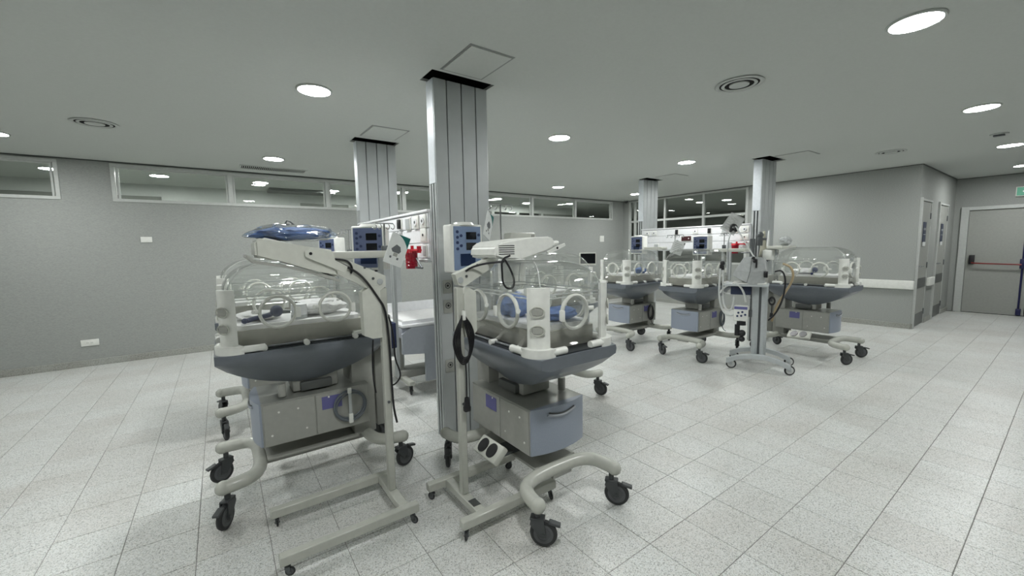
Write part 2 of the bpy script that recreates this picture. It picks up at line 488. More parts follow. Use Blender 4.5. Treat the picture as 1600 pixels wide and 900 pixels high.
# partition and beams of the corridor behind the strip windows
b = MB()
b.box(-4, WB, 9.5, 9.6, 2.45, HC - .02)
for x in (-0.75, 1.35, 2.4, 4.2, 6.15, 7.0, 7.9): b.box(x, x + .09, 9.5, 9.6, 0, 2.45)
b.box(-0.66, 1.35, 9.5, 9.6, 2.34, 2.45); b.box(2.49, 4.2, 9.5, 9.6, 2.34, 2.45)
struct(b.build('trim_5', 'door_frame', smooth=False))
b = MB()
b.box(-4, -0.75, 9.52, 9.58, 0, 2.45); b.box(1.44, 2.4, 9.52, 9.58, 0, 2.45); b.box(7.99, WB, 9.52, 9.58, 0, 2.45)
struct(b.build('wall_beyond_partition', 'far_room_paint', smooth=False))
b = MB(); b.box(6.24, 7.0, 9.53, 9.57, 0, 2.30); b.box(7.09, 7.9, 9.53, 9.57, 0, 2.30)
tag(b.build('dark_doors', 'screen_black', smooth=False), 'dark door leaves seen through the right strip windows', 'door')
b = MB()
b.box(0.85, 2.0, 8.9, 9.35, HC - .07, HC - .02)
tag(b.build('ceiling_duct', 'kick_plate', smooth=False), 'dark flat ceiling duct seen through the strip window', 'duct')

# baseboards
def base(name, *boxes):
    b = MB()
    for q in boxes: b.box(*q, bev=0.004, seg=1)
    struct(b.build(name, 'terrazzo_base', smooth=False))
base('baseboard_back', (-4, WB, WA - .02, WA, 0, .085))
base('baseboard_right', (WB - .02, WB, WD - .0, WA - .02, 0, .085))
base('baseboard_corridor', (WB, DOORS[0][0] - .05, WD - .018, WD, 0, .085), (DOORS[0][1] + .05, DOORS[1][0] - .05, WD - .018, WD, 0, .085), (DOORS[1][1] + .05, WC, WD - .018, WD, 0, .085))
# dark shadow joint at the top of the back wall
struct(MB().box(-4, WB, WA - .012, WA - .001, HC - .014, HC - .001).build('trim_6', 'kick_plate', smooth=False))
struct(MB().box(WB - .012, WB - .001, WD, WA - .012, HC - .012, HC - .001).build('trim_7', 'kick_plate', smooth=False))
struct(MB().box(WB, WC, WD - .012, WD - .001, HC - .012, HC - .001).build('trim_8', 'kick_plate', smooth=False))
struct(MB().box(WC - .012, WC - .001, -3, WD - .012, HC - .012, HC - .001).build('trim_9', 'kick_plate', smooth=False))

# handrails
def guard(name, lab, *q):
    o = MB().box(*q, bev=0.012, seg=3).build(name, 'white_plastic')
    return tag(o, lab, 'handrail')
guard('wall_guard_rail', 'long white crash rail along the grey right wall', WB - .05, WB - .002, 1.56, 4.0, .655, .80)
guard('wall_guard_rail', 'short white crash rail piece between the two narrow doors', 10.10, 10.52, WD - .05, WD - .002, .655, .80)

# doors in the corridor wall
def side_door(n, a, c, lab):
    b = MB(); f = .045
    b.box(a - f, a, WD - .03, WD + .12, 0, 2.1 + f, .004, 1); b.box(c, c + .02, WD - .008, WD + .12, 0, 2.1 + f, .003, 1); b.box(a, c + .02, WD - .02, WD + .12, 2.1, 2.1 + f * .7, .003, 1)
    fr_ = struct(b.build('trim_%d' % (9 + n), 'door_frame', smooth=False))
    d = struct(MB().box(a + .006, c - .006, WD, WD + .04, .008, 2.094).build('door_%d' % n, 'door_paint', smooth=False))
    MB().box(a + .01, c - .01, WD - .005, WD, .02, .22).build('kick_plate', 'kick_plate', d, smooth=False)
    MB().box(a + .01, c - .01, WD - .005, WD, .655, .82).build('push_plate', 'kick_plate', d, smooth=False)
    h = MB(); h.cyl((a + .07, WD, 1.03), (a + .07, WD - .05, 1.03), .012); h.cyl((a + .07, WD - .05, 1.03), (a + .20, WD - .05, 1.03), .010)
    h.cyl((a + .07, WD, 1.03), (a + .07, WD - .008, 1.03), .028); h.cyl((a + .07, WD, .94), (a + .07, WD - .01, .94), .018)
    h.build('door_handle', 'chrome', d)
    for z in (.22, 1.03, 1.87):
        MB().box(c - .02, c + .012, WD - .012, WD, z - .05, z + .05).build('hinge', 'alu_dark', d, smooth=False)
    m_ = (a + c) / 2
    s_ = tag(MB().box(m_ - .11, m_ + .09, WD - .008, WD - .001, 1.42, 1.76).build('door_sign', 'sign_navy', smooth=False), lab, 'sign')
    for z in (1.55, 1.63, 1.65):
        MB().box(m_ - .09, m_ + .06, WD - .010, WD - .008, z, z + .008).build('text_line', 'paper', s_, smooth=False)
    MB().box(m_ - .11, m_ + .09, WD - .010, WD - .008, 1.36, 1.43).build('white_strip', 'paper', s_, smooth=False)
side_door(1, *DOORS[0], 'dark blue sign on the narrow door nearer the corner')
side_door(2, *DOORS[1], 'dark blue sign on the narrow door nearer the fire door')
# fire door
b = MB()
b.box(WC - .04, WC + .1, 1.36, 1.47, 0, 2.10, .005, 1); b.box(WC - .04, WC + .1, -0.35, -0.26, 0, 2.10, .005, 1); b.box(WC - .04, WC + .1, -0.26, 1.36, 2.03, 2.10, .005, 1)
struct(b.build('trim_12', 'door_frame', smooth=False))
d = struct(MB().box(WC, WC + .05, .565, 1.355, .01, 2.025).build('door_3', 'door_paint', smooth=False))
h = MB(); h.sweep([(WC - .07, 1.27, 1.0), (WC - .09, 1.22, .99), (WC - .09, .64, .975)], .013, 8, 1); h.build('panic_bar', 'bar_red', d)
h = MB(); h.box(WC - .07, WC, 1.235, 1.31, .97, 1.15, .008); h.build('latch_box', 'black_plastic', d)
h = MB(); h.cyl((WC - .04, .63, .06), (WC - .04, .63, 1.95), .014); h.box(WC - .07, WC, .595, .665, .9, 1.08, .006); h.box(WC - .06, WC, .595, .66, .02, .14, .006); h.build('vertical_rod', 'bar_blue', d)
d = struct(MB().box(WC, WC + .05, -.25, .555, .01, 2.025).build('door_4', 'lilac_panel', smooth=False))
h = MB(); h.sweep([(WC - .07, -.18, 1.0), (WC - .09, -.12, .99), (WC - .09, .5, .975)], .013, 8, 1); h.build('panic_bar', 'bar_red', d)
t = thing('exit_sign', 'green lit exit sign box above the fire door at the right edge', 'sign', (WC - .03, .63, 2.33))
MB().box(-.02, .028, -.17, .17, -.09, .09, .006).build('housing', 'white_plastic', t)
MB().box(-.024, -.02, -.155, .155, -.075, .075).build('sign_face', 'sign_green', t, smooth=False)
b = MB(); b.prism([(.09, 0), (.05, .045), (.05, .015), (-.02, .015), (-.02, -.015), (.05, -.015), (.05, -.045)], 'X', -.027, -.0245); b.build('arrow', 'paper', t, smooth=False)

# ------------------------------------------------------------------ ceiling fittings
def ceiling_lamp(x, y, lab, far=False, z=HC):
    t = thing('ceiling_downlight', lab, 'lamp', (x, y, z), 0, 'round ceiling downlights' if not far else 'downlights beyond the windows')
    b = MB(); b.torus((0, 0, -.004), .118, .010, 'Z', 32, 6); b.build('trim_ring', 'vent_white', t)
    b = MB(); b.cyl((0, 0, -.009), (0, 0, -.001), .110, n=32); b.build('diffuser', 'lamp_far' if far else 'lamp', t)
    return t
for x, y, l in ((3.25, .63, 'large bright round downlight at the upper right of the ceiling'), (5.83, .635, 'second downlight of the right-hand row running to the fire door'),
                (8.45, .64, 'third downlight of the right-hand row, beside the ceiling sensor'), (10.95, .66, 'last downlight before the fire door'),
                (.675, 3.48, 'downlight nearest left of the front grooved column'), (3.18, 3.49, 'downlight just right of the front grooved column'),
                (5.71, 3.5, 'downlight between the far grooved column pair and the camera side'), (8.1, 6.25, 'downlight near the far left edge of the distant column'),
                (5.7, 6.3, 'downlight above the right strip windows'), (.67, 6.26, 'downlight above the long slotted ceiling grille'),
                (-1.74, 6.34, 'downlight cut by the left picture edge'), (-1.85, 3.5, 'downlight left outside the frame'), (.67, .63, 'downlight above the camera'),
                (-1.85, .63, 'downlight behind the camera to the left'), (3.18, 6.3, 'downlight hidden behind the front grooved column'), (8.3, 3.5, 'downlight hidden behind the far grooved column')):
    ceiling_lamp(x, y, l)
for x, y, l in ((-1.8, 8.35, 'downlight beyond the leftmost strip window pane'), (-.66, 8.34, 'bright downlight beyond the long left strip window, first pane'), (.67, 8.34, 'downlight beyond the left strip window, second pane'),
                (-.25, 10.7, 'farther small downlight low in the first pane of the long strip window'), (1.93, 8.8, 'downlight beyond the strip window beside the second column'), (3.2, 8.35, 'downlight beyond the glass between the two near columns'),
                (5.6, 8.4, 'downlight beyond the right strip window nearest the front column'), (6.85, 8.84, 'downlight beyond the middle pane of the right strip windows'), (8.05, 8.41, 'downlight beyond the last pane of the right strip windows'),
                (11.2, 6.4, 'downlight behind the tall far window, left of its mullion'), (11.3, 5.72, 'downlight behind the tall far window, right of its mullion'), (12.2, 3.5, 'downlight behind the tall far window near the far column'),
                (3.6, 10.7, 'small far downlight behind the near column pair')):
    ceiling_lamp(x, y, l, True, HC - .02)

def diffuser_vent(x, y, r, lab):
    t = thing('round_air_vent', lab, 'vent', (x, y, HC))
    MB().cyl((0, 0, -.003), (0, 0, -.0005), r * .93, n=40).build('dark_throat', 'void', t)
    for k, (a, zz, ww) in enumerate(((r - .012, -.006, .016), (r * .68, -.008, .012))):
        b = MB(); b.torus((0, 0, zz), a, ww, 'Z', 40, 8, flat=.35); b.build('vent_ring', 'vent_white', t)
    MB().cyl((0, 0, -.012), (0, 0, -.004), r * .42, n=32).build('vent_cone', 'vent_white', t)
diffuser_vent(3.33, 1.62, .165, 'round ceiling air diffuser with dark rings, right of the front column')
diffuser_vent(-.85, 5.42, .165, 'round ceiling air diffuser at the upper left')
diffuser_vent(7.57, 1.62, .16, 'round ceiling air diffuser right of the far column')

def hatch(x0, x1, y0, y1, lab):
    t = thing('ceiling_access_panel', lab, 'ceiling panel', ((x0 + x1) / 2, (y0 + y1) / 2, HC))
    hx, hy = (x1 - x0) / 2, (y1 - y0) / 2
    b = MB()
    for q in ((-hx, hx, -hy, -hy + .012), (-hx, hx, hy - .012, hy), (-hx, -hx + .012, -hy + .012, hy - .012), (hx - .012, hx, -hy + .012, hy - .012)):
        b.box(*q, -.003, -.0003)
    b.build('frame', 'alu_frame', t, smooth=False)
    MB().box(-hx + .016, hx - .016, -hy + .016, hy - .016, -.006, -.0003).build('panel', 'ceiling_paint', t, smooth=False)
hatch(1.31, 1.64, 2.215, 2.63, 'square ceiling access panel in front of the nearest grooved column')
hatch(1.305, 1.69, 4.13, 4.56, 'square ceiling access panel in front of the second grooved column')
hatch(6.45, 6.85, 2.2, 2.62, 'square ceiling access panel in front of the far right grooved column')
hatch(6.45, 6.85, 4.15, 4.55, 'square ceiling access panel in front of the distant grooved column')
t = thing('slotted_air_grille', 'long slotted ceiling grille above the strip window', 'vent', (.75, 7.05, HC))
MB().box(-.41, .41, -.125, .125, -.003, -.0005).build('grille_back', 'void', t, smooth=False)
b = MB(); b.box(-.43, .43, -.14, -.115, -.008, -.0005); b.box(-.43, .43, .115, .14, -.008, -.0005); b.box(-.43, -.405, -.115, .115, -.008, -.0005); b.box(.405, .43, -.115, .115, -.008, -.0005)
b.build('grille_frame', 'vent_white', t, smooth=False)
s0 = MB().box(-.004, .004, -.115, .115, -.008, -.003).build('slat', 'vent_white', t, smooth=False)
for k in range(34):
    o = s0 if k == 0 else s0.copy()
    if k: C.objects.link(o)
    o.location = (-.39 + k * .0236, 0, 0)
t = thing('ceiling_sensor', 'small ceiling sensor beside the right row of downlights', 'sensor', (7.45, .655, HC))
MB().cyl((0, 0, -.012), (0, 0, 0), .075, n=24).build('base', 'vent_white', t)
MB().box(-.03, .03, -.045, .045, -.03, -.012, .004).build('sensor_eye', 'alu_dark', t)
t = thing('ceiling_camera', 'dark dome camera in the far room corner under the ceiling', 'camera', (8.95, 7.2, HC))
MB().cyl((0, 0, -.03), (0, 0, 0), .06, n=16).build('base', 'vent_white', t)
MB().ball((0, 0, -.04), .05, n=12).build('dome', 'black_plastic', t)

# wall plates
def plate(name, lab, x, z, hx=.045, hz=.03, n=1):
    t = thing(name, lab, 'socket', (x, WA, z))
    MB().box(-hx, hx, -.012, -.0005, -hz, hz, .003).build('cover', 'white_plastic', t)
    for k in range(n):
        c = (k - (n - 1) / 2) * .04
        MB().box(c - .014, c + .014, -.015, -.012, -.014, .014, .002).build('outlet_face', 'post_white', t)
        for s_ in (-1, 1): MB().box(c + s_ * .006 - .0015, c + s_ * .006 + .0015, -.0155, -.015, -.004, .006).build('pin_hole', 'black_plastic', t, smooth=False)
plate('wall_switch_plate', 'white blank wall plate under the long strip window', -.794, 1.65, .06, .038, 0)
plate('wall_socket', 'white double wall socket low on the left wall', -1.455, .31, .085, .042, 2)
plate('wall_socket', 'white switch plate on the wall right of the strip windows', 8.33, 1.65, .08, .08, 2)

# ------------------------------------------------------------------ service columns
def column(x0, x1, y0, rail_top, lab, outlets=()):
    t = thing('service_column', lab, 'column', ((x0 + x1) / 2, y0, 0))
    hx = (x1 - x0) / 2; top = HC - .012; D = .12
    MB().box(-hx + .012, hx - .012, .012, D - .002, 0, top).build('core', 'alu_dark', t, smooth=False)
    b = MB().box(-hx, -hx + .010, .012, D, rail_top, top, .002, 1).build('side_cover', 'alu_bright', t, smooth=False)
    b = MB(); b.box(-hx, -hx + .01, .012, .032, 0, rail_top - .004); b.box(-hx, -hx + .01, .054, .074, 0, rail_top - .004); b.box(-hx, -hx + .01, .096, D, 0, rail_top - .004)
    b.build('side_rail', 'alu', t, smooth=False)
    MB().box(hx - .01, hx, .012, D, 0, top).build('side_cover', 'alu', t, smooth=False)
    MB().box(-hx + .01, hx - .01, D - .002, D + .008, 0, top).build('back_cover', 'alu', t, smooth=False)
    ws = [.10, .115, .115, .10]; tot = sum(ws); x = -hx
    for k, w_ in enumerate(ws):
        w_ = w_ / tot * 2 * hx
        MB().box(x + .003, x + w_ - .003, 0, .012, 0, top, .0025, 1).build('face_panel', 'alu', t)
        x += w_
    for (dx, z) in outlets:
        p = MB().box(dx - .037, dx + .037, -.009, 0, z - .05, z + .05, .004).build('outlet_plate', 'cabinet_metal', t)
        MB().torus((dx, -.010, z + .008), .020, .003, 'Y', 20, 6).build('outlet_ring', 'alu_dark', p)
        MB().box(dx - .008, dx + .008, -.0125, -.009, z, z + .016, .002).build('outlet_face', 'black_plastic', p)
    return t
column(1.31, 1.76, 2.75, 1.93, 'nearest tall grooved grey service column between the two front incubators', ((-.165, 1.17), (-.165, 1.02), (-.165, .565)))
column(1.315, 1.76, 4.75, 1.9, 'second tall grooved grey service column behind the nearest one, left')
column(6.415, 6.865, 2.75, 1.93, 'tall grooved grey service column beside the far right incubator')
column(6.44, 6.865, 4.78, 1.9, 'distant grooved grey service column left of the window wall')

# headwall panels between the columns (face -X)
def headwall(X, y0, y1, lab, socks, extra):
    t = thing('headwall_panel', lab, 'service panel', (X, y0, 0))
    L = y1 - y0
    MB().box(.012, .11, 0, L, 1.36, 1.73, .004, 1).build('panel_body', 'white_gloss', t)
    MB().box(-.01, .12, 0, L, 1.73, 1.75, .004, 1).build('top_cap', 'white_gloss', t)
    for z0, z1 in ((1.615, 1.722), (1.50, 1.608), (1.385, 1.493)):
        MB().box(0, .012, .004, L - .004, z0, z1, .003, 1).build('channel_cover', 'white_gloss', t)
    MB().box(-.015, .02, .004, L - .004, 1.352, 1.376, .003, 1).build('bottom_rail', 'alu', t)
    for kind, y, z, hw, hz in socks:
        yy = y - y0
        p = MB().box(-.012, 0, yy - hw, yy + hw, z - hz, z + hz, .004).build('outlet_plate', 'white_plastic', t)
        if kind == 's':
            b = MB(); b.cyl((-.0125, yy, z), (-.020, yy, z), .028, n=18); b.build('outlet_rim', 'white_gloss', p)
            MB().cyl((-.018, yy, z), (-.0212, yy, z), .012, n=12).build('outlet_hole', 'alu_dark', p)
        elif kind == 'd':
            MB().cyl((-.0125, yy, z), (-.016, yy, z), .010, n=12).build('outlet_hole', 'black_plastic', p)
        elif kind == 'b':
            MB().box(-.03, -.012, yy - hw * .7, yy + hw * .7, z - hz * .9, z + hz * .9, .004).build('gas_outlet', 'black_plastic', p)
        elif kind == 'r':
            MB().box(-.018, -.012, yy - hw * .85, yy + hw * .85, z - hz * .85, z + hz * .85).build('dark_display', 'led_dark', p)
            MB().cyl((-.018, yy - hw * .45, z), (-.022, yy - hw * .45, z), .010, n=12).build('white_knob', 'paper', p)
        elif kind == 'g':
            MB().box(-.016, -.012, yy - hw * .8, yy + hw * .8, z - hz * .8, z + hz * .8).build('grey_insert', 'alu', p)
    return t
H1 = headwall(1.29, 2.872, 4.748, 'white service panel with outlets joining the two nearest columns',
     [('s', 2.945, 1.666, .05, .052), ('s', 3.085, 1.664, .05, .052), ('g', 3.25, 1.66, .05, .052), ('d', 2.95, 1.56, .05, .052), ('r', 3.85, 1.56, .06, .05), ('b', 3.43, 1.668, .04, .045), ('s', 4.1, 1.666, .05, .05), ('s', 4.3, 1.666, .05, .05), ('g', 2.93, 1.44, .03, .045)], 0)
H2 = headwall(6.38, 2.872, 4.778, 'white service panel with outlets joining the two far columns',
     [('s', 2.945, 1.668, .06, .05), ('s', 3.09, 1.668, .05, .05), ('g', 3.24, 1.668, .05, .05), ('d', 2.945, 1.555, .06, .045), ('r', 3.873, 1.555, .10, .045), ('b', 4.05, 1.668, .035, .045), ('b', 3.48, 1.668, .035, .045),
      ('s', 4.64, 1.668, .045, .04), ('s', 4.50, 1.668, .045, .04), ('g', 2.92, 1.44, .05, .045), ('g', 4.45, 1.44, .05, .035), ('s', 3.72, 1.668, .045, .045)], 0)
def vrail(x, y, z0, lab, box=True):
    t = thing('equipment_rail', lab, 'rail', (x, y, z0))
    h = 1.48 - z0
    b = MB(); b.box(-.014, .014, -.035, -.010, 0, h, .003, 1); b.box(-.014, .014, .010, .035, 0, h, .003, 1); b.box(0, .014, -.010, .010, 0, h)
    b.build('rail_profile', 'alu', t, smooth=False)
    if box:
        MB().box(-.05, .02, .04, .16, .0, .16, .005).build('rail_box', 'white_plastic', t)
        b = MB()
        for z in (.05, .11): b.ball((-.052, .10, z), .007, n=8)
        b.build('screw', 'alu_dark', t)
    return t
vrail(1.262, 3.60, .28, 'grey twin-channel vertical rail hanging below the near service panel')
vrail(6.352, 3.15, .9, 'grey twin-channel vertical rail below the far service panel', False)

def jar(x, y, z, lab):
    t = thing('suction_jar', lab, 'jar', (x, y, z))
    b = MB(); b.cyl((0, 0, -.10), (0, 0, .02), .043, .048, 20); b.build('jar_body', 'red_jar', t)
    b = MB(); b.cyl((0, 0, .02), (0, 0, .05), .055, .05, 20); b.cyl((.0, -.02, .05), (0, -.02, .075), .012); b.box(-.02, .02, -.16, -.03, .03, .048, .006); b.cyl((0, -.15, .02), (0, -.15, .07), .016)
    b.build('jar_lid', 'red_plastic', t)
    b = MB(); b.box(.0, .03, -.02, .02, -.03, .03, .003); b.build('clamp', 'chrome', t)
    b = MB(); b.sweep([(.01, -.08, -.02), (0, -.16, -.07), (0, -.2, -.09)], .008, 8); b.cyl((0, -.08, -.09), (0, -.2, -.09), .008); b.build('bracket', 'alu_dark', t)
    for z_ in (-.02, -.05, -.075):
        MB().torus((0, 0, z_), .046, .0015, 'Z', 24, 4).build('ridge', 'red_plastic', t)
jar(1.20, 3.0, 1.405, 'red suction jar clipped under the near service panel')
jar(6.28, 3.03, 1.41, 'red suction jar clipped under the far service panel')

# ------------------------------------------------------------------ incubators
def caster(parent, u, v, r, ang, top, col='caster_grey', wheel='rubber', hub='wheel_hub', brake=False):
    # fork (part) with its wheel (sub-part)
    ca, sa = cos(ang), sin(ang)
    off = r * .45
    wx, wy = u + ca * off, v + sa * off
    M = Matrix.Translation((wx, wy, 0)) @ Matrix.Rotation(ang, 4, 'Z')
    b = MB()
    w_ = r * .30
    for s_ in (-1, 1):
        b.prism([(-r * .28, r * .85), (r * .22, r * .85), (r * .05, r * 2.05), (-r * .85, r * 2.15), (-r * .95, r * 1.75)], 'Y', s_ * w_ - .003, s_ * w_ + .003)
    b.box(-r * .95, r * .1, -w_ - .003, w_ + .003, r * 2.02, r * 2.2, .003, 1)
    if brake: b.box(-r * .1, r * .75, -w_ * .8, w_ * .8, r * 1.85, r * 2.05, .003, 1, ry=.25)
    b.cyl((-off, 0, r * 2.1), (-off, 0, top), r * .22, n=10)
    b.cyl((0, -w_ - .006, r), (0, w_ + .006, r), r * .16, n=10)
    fk = b.move(M).build('caster', col, parent)
    b = MB(); b.torus((0, 0, r), r * .80, r * .2, 'Y', 28, 8, flat=1.1)
    wl = b.move(M).build('wheel', wheel, fk)
    b = MB(); b.cyl((0, -w_ * .62, r), (0, w_ * .62, r), r * .72, n=24)
    b.torus((0, -w_ * .62, r), r * .48, r * .035, 'Y', 20, 5); b.torus((0, w_ * .62, r), r * .48, r * .035, 'Y', 20, 5)
    b.move(M).build('wheel_disc', hub, fk)

def controller(parent, u, v, z0, z1, ang, light=False, w_=.235):
    # ang = direction the face looks to, in the parent's frame (pi = towards the foot end)
    M = Matrix.Translation((u, v, 0)) @ Matrix.Rotation(ang - pi, 4, 'Z')
    h = z1 - z0; hw = w_ / 2
    b = MB(); b.box(-.05, .07, -hw, hw, z0, z1, .012, 3)
    o = b.move(M.copy()).build('controller', 'post_white', parent)
    b = MB(); b.cyl((0, 0, z1 - .006), (0, 0, z1 + .014), .075, .06, 24); b.move(M).build('alarm_dome', 'white_plastic', o)
    f = MB(); f.box(-.0545, -.05, -hw + .016, hw - .016, z0 + .018, z1 - .014, .002, 1)
    f.move(M).build('blue_face', 'monitor_blue_light' if light else 'monitor_blue', o)
    for k, zc in enumerate((z1 - .075, z1 - .145)):
        MB().box(-.0585, -.0545, -.065, .010, zc - .024, zc + .024).move(M).build('digit_display', 'screen_black', o, smooth=False)
    MB().box(-.0585, -.0545, -.055, .055, z0 + .045, z0 + .125).move(M).build('main_screen', 'screen_navy', o, smooth=False)
    b = MB()
    for yy, zz in ((.075, .05), (.048, .075), (.075, .085), (.075, .12), (.048, .14), (.075, .16), (-.085, .07), (-.085, .145)):
        b.cyl(M @ Vector((-.0545, yy, z1 - zz)), M @ Vector((-.058, yy, z1 - zz)), .010, n=10)
    b.build('button_set', 'button_navy', o)
    b = MB()
    for yy in (-.04, -.02, .0, .02, .04): b.box(-.03, -.01, yy - .007, yy + .007, z0 - .012, z0)
    b.move(M).build('connector_row', 'black_plastic', o, smooth=False)
    return o

def incubator(lab, loc, rz, name='incubator', detail=True, shelf=(.90, 1.10, -.38, .0, 1.37), ctrl=(.93, .22, 1.30, 1.59, pi, False), dome=True, pedal=True, feet=(-2.6, -2.9, .3, -.4), hood_top=1.392, base_blue=True, fv=0.0):
    t = thing(name, lab, 'incubator', loc, rz, 'newborn incubators')
    # under-frame
    b = MB(); b.box(.14, .84, -.07, .07, .185, .235, .006); b.box(.20, .72, -.15, .15, .235, .25, .003, 1); b.build('base_beam', 'cabinet_metal', t)
    ft = [(-.01, -.275, .215), (.05, -.27, .217), (.13, -.245, .222), (.165, -.16, .228), (.17, 0, .23), (.165, .16, .228), (.13, .245, .222), (.05, .27, .217), (-.01, .275, .215)]
    def foot(sgn, u0, nm):
        P = [(u0 + sgn * p[0], p[1] + fv, p[2]) for p in ft]
        b = MB(); b.sweep(P, .036, 14, 2)
        o = b.build(nm, 'tube_cream', t)
        for p in (P[0], P[-1]):
            MB().ball((p[0] - sgn * .005, p[1], p[2]), .0385, n=14).build('end_cap', 'tube_cream', o)
    foot(1, 0, 'foot_tube'); foot(-1, .95, 'head_tube')
    for (u, v), a in zip(((.0, -.268), (.0, .268), (.95, -.268), (.95, .268)), feet):
        caster(t, u, v + fv, .068, a, .20, brake=True)
    # cabinet
    b = MB(); b.box(.185, .78, -.19, .19, .335, .59, .003, 1); cab = b.build('cabinet', 'cabinet_metal', t)
    MB().box(.183, .782, -.192, .192, .588, .594).build('cabinet_top', 'cabinet_top', cab, smooth=False)
    for s_ in (-1, 1):
        for a, c in ((.192, .462), (.468, .776)):
            b = MB(); y0, y1 = (.19, .196) if s_ > 0 else (-.196, -.19)
            b.box(a, c, y0, y1, .34, .584, .002, 1); b.build('side_panel', 'cabinet_metal', cab, smooth=False)
        b = MB()
        for uu, zz in ((.27, .53), (.37, .53), (.23, .40), (.41, .40), (.54, .56)): b.cyl((uu, s_ * .196, zz), (uu, s_ * .199, zz), .006, n=8)
        b.build('screw_heads', 'post_white', cab)
        y0, y1 = (.196, .198) if s_ > 0 else (-.198, -.196)
        lb = MB().box(.50, .615, y0, y1, .485, .565).build('type_label', 'label_purple', cab, smooth=False)
    n = 10
    ring0, ring1 = [], []
    prof = []
    for i in range(n + 1):
        v = -.19 + .38 * i / n
        prof.append((.140 + .035 * (v / .19) ** 2, v))
    outl = prof + [(.186, .19), (.186, -.19)]
    b = MB(); b.prism(outl, 'Z', .342, .595); dr = b.build('drawer', 'drawer_blue', t)
    bow = [(.1375 + .035 * (v / .19) ** 2, v, .558 - .018 * cos(v / .1 * pi / 2)) for v in [-.1 + .02 * k for k in range(11)]]
    MB().sweep(bow, .008, 6).build('drawer_handle', 'lilac_panel', dr)
    bow2 = [(.1365 + .035 * (v / .19) ** 2, v, .568 - .016 * cos(v / .1 * pi / 2)) for v in [-.09 + .02 * k for k in range(10)]]
    MB().sweep(bow2, .004, 5).build('handle_slot', 'kick_plate', dr)
    # lift pedestal
    b = MB(); b.box(.36, .62, -.10, .10, .60, .74, .01); b.box(.70, .84, -.12, .12, .24, .86, .006); b.cyl((.30, -.14, .604), (.30, -.14, .68), .022); b.build('pedestal', 'cabinet_metal', t)
    MB().box(.40, .58, -.13, .13, .604, .66, .01).build('lift_motor', 'kick_plate', t)
    # tub hull
    before = set(t.children)
    rings = []
    N = 18
    for i in range(N + 1):
        s_ = i / N; u = .035 + .90 * s_
        k = max(0.0, sin(pi * min(1, max(0, s_)))) ** .85
        e = min(1, min(s_, 1 - s_) * 14)
        top = .262 + .028 * e
        mid = top - .03 - .03 * k; bot = top - .05 - .13 * min(1, s_ * 3, (1 - s_) * 3)
        zl = .868; zm = zl - .010 - .075 * k; zb = zl - .014 - .188 * k
        rings.append([(u, -top, .915), (u, -top - .006, .895), (u, -top, zl), (u, -mid, zm), (u, -bot, zb), (u, bot, zb), (u, mid, zm), (u, top, zl), (u, top + .006, .895), (u, top, .915)])
    b = MB(); b.loft(rings); tub = b.build('tub', 'tub_blue', t)
    b = MB(); b.prism(rrect(.43, .265, .05, 4, .48, 0), 'Z', .914, .922); b.build('tub_deck', 'tub_deck', t)
    for s_ in (-1, 1):
        b = MB(); b.cyl((.22, s_ * .245, .93), (.80, s_ * .245, .93), .008); b.build('side_rod', 'alu_dark', t)
        for uu in (.26, .47, .74):
            MB().cyl((uu, s_ * .235, .93), (uu, s_ * .275, .93), .016, n=12).build('rod_knob', 'white_plastic', t)
    # mattress tray
    b = MB(); b.prism(rrect(.345, .20, .04, 4, .47, 0), 'Z', .93, 1.025); b.build('mattress_tray', 'tray_beige', t)
    b = MB(); b.prism(rrect(.325, .185, .04, 4, .47, 0), 'Z', 1.02, 1.05); b.build('mattress', 'mattress_white', t)
    # hood
    hx, hy, cu = .385, .235, .475
    z0, z1 = .925, 1.215
    R0 = rrect(hx, hy, .05, 5, cu, 0)
    b = MB(); b.loft([[(x, y, z0) for x, y in R0], [(x, y, z1) for x, y in R0]], False, False)
    hw = b.build('hood_walls', 'acrylic', t, solid=.004)
    prof = []
    M_ = 9
    for k in range(M_ + 1):
        a = pi / 2 * k / M_ * .93
        sx = .36 + .64 * cos(a) ** .85; sy = .30 + .70 * cos(a) ** .8
        prof.append((sx, sy, z1 + (hood_top - z1) * sin(a) / sin(pi / 2 * .93)))
    rg = [[(cu + (x - cu) * sx, y * sy, z) for x, y in R0] for sx, sy, z in prof]
    b = MB(); b.loft(rg, False, True); dm = b.build('hood_dome', 'acrylic', t, solid=.005)
    b = MB()
    nR = len(R0)
    for ci in (3, 9, 15, 21):
        b.sweep([Vector(r_[ci % nR]) for r_ in rg], .0035, 6)
    b.sweep([Vector((x, y, z1)) for x, y in R0] + [Vector((R0[0][0], R0[0][1], z1))], .0045, 6)
    b.sweep([Vector((x, y, z1 - .018)) for x, y in R0] + [Vector((R0[0][0], R0[0][1], z1 - .018))], .0035, 6)
    b.sweep([Vector(p) for p in rg[-1]] + [Vector(rg[-1][0])], .003, 6)
    b.build('hood_edge', 'acrylic_edge', t)
    # porthole doors: two on each long side, one at the foot
    def port(c, ax, sgn):
        b = MB(); b.torus(c, .088, .009, ax, 32, 8, sx=1.0, sz=.98, flat=1.3)
        o = b.build('porthole', 'acrylic_edge' if (ax == 'Y' and not base_blue) else 'port_ring', t)
        q = Vector(c); d_ = Vector((0, sgn * .012, 0)) if ax == 'Y' else Vector((sgn * .012, 0, 0))
        MB().cyl(q + d_, q + d_ * 1.3, .084, n=32).build('porthole_door', 'acrylic', o)
        e = Vector((.098, 0, -.01)) if ax == 'Y' else Vector((0, .098, -.01))
        MB().box(-.013, .013, -.010, .010, -.028, .028, .004, loc=tuple(q + e + d_)).build('porthole_hinge', 'post_white', o)
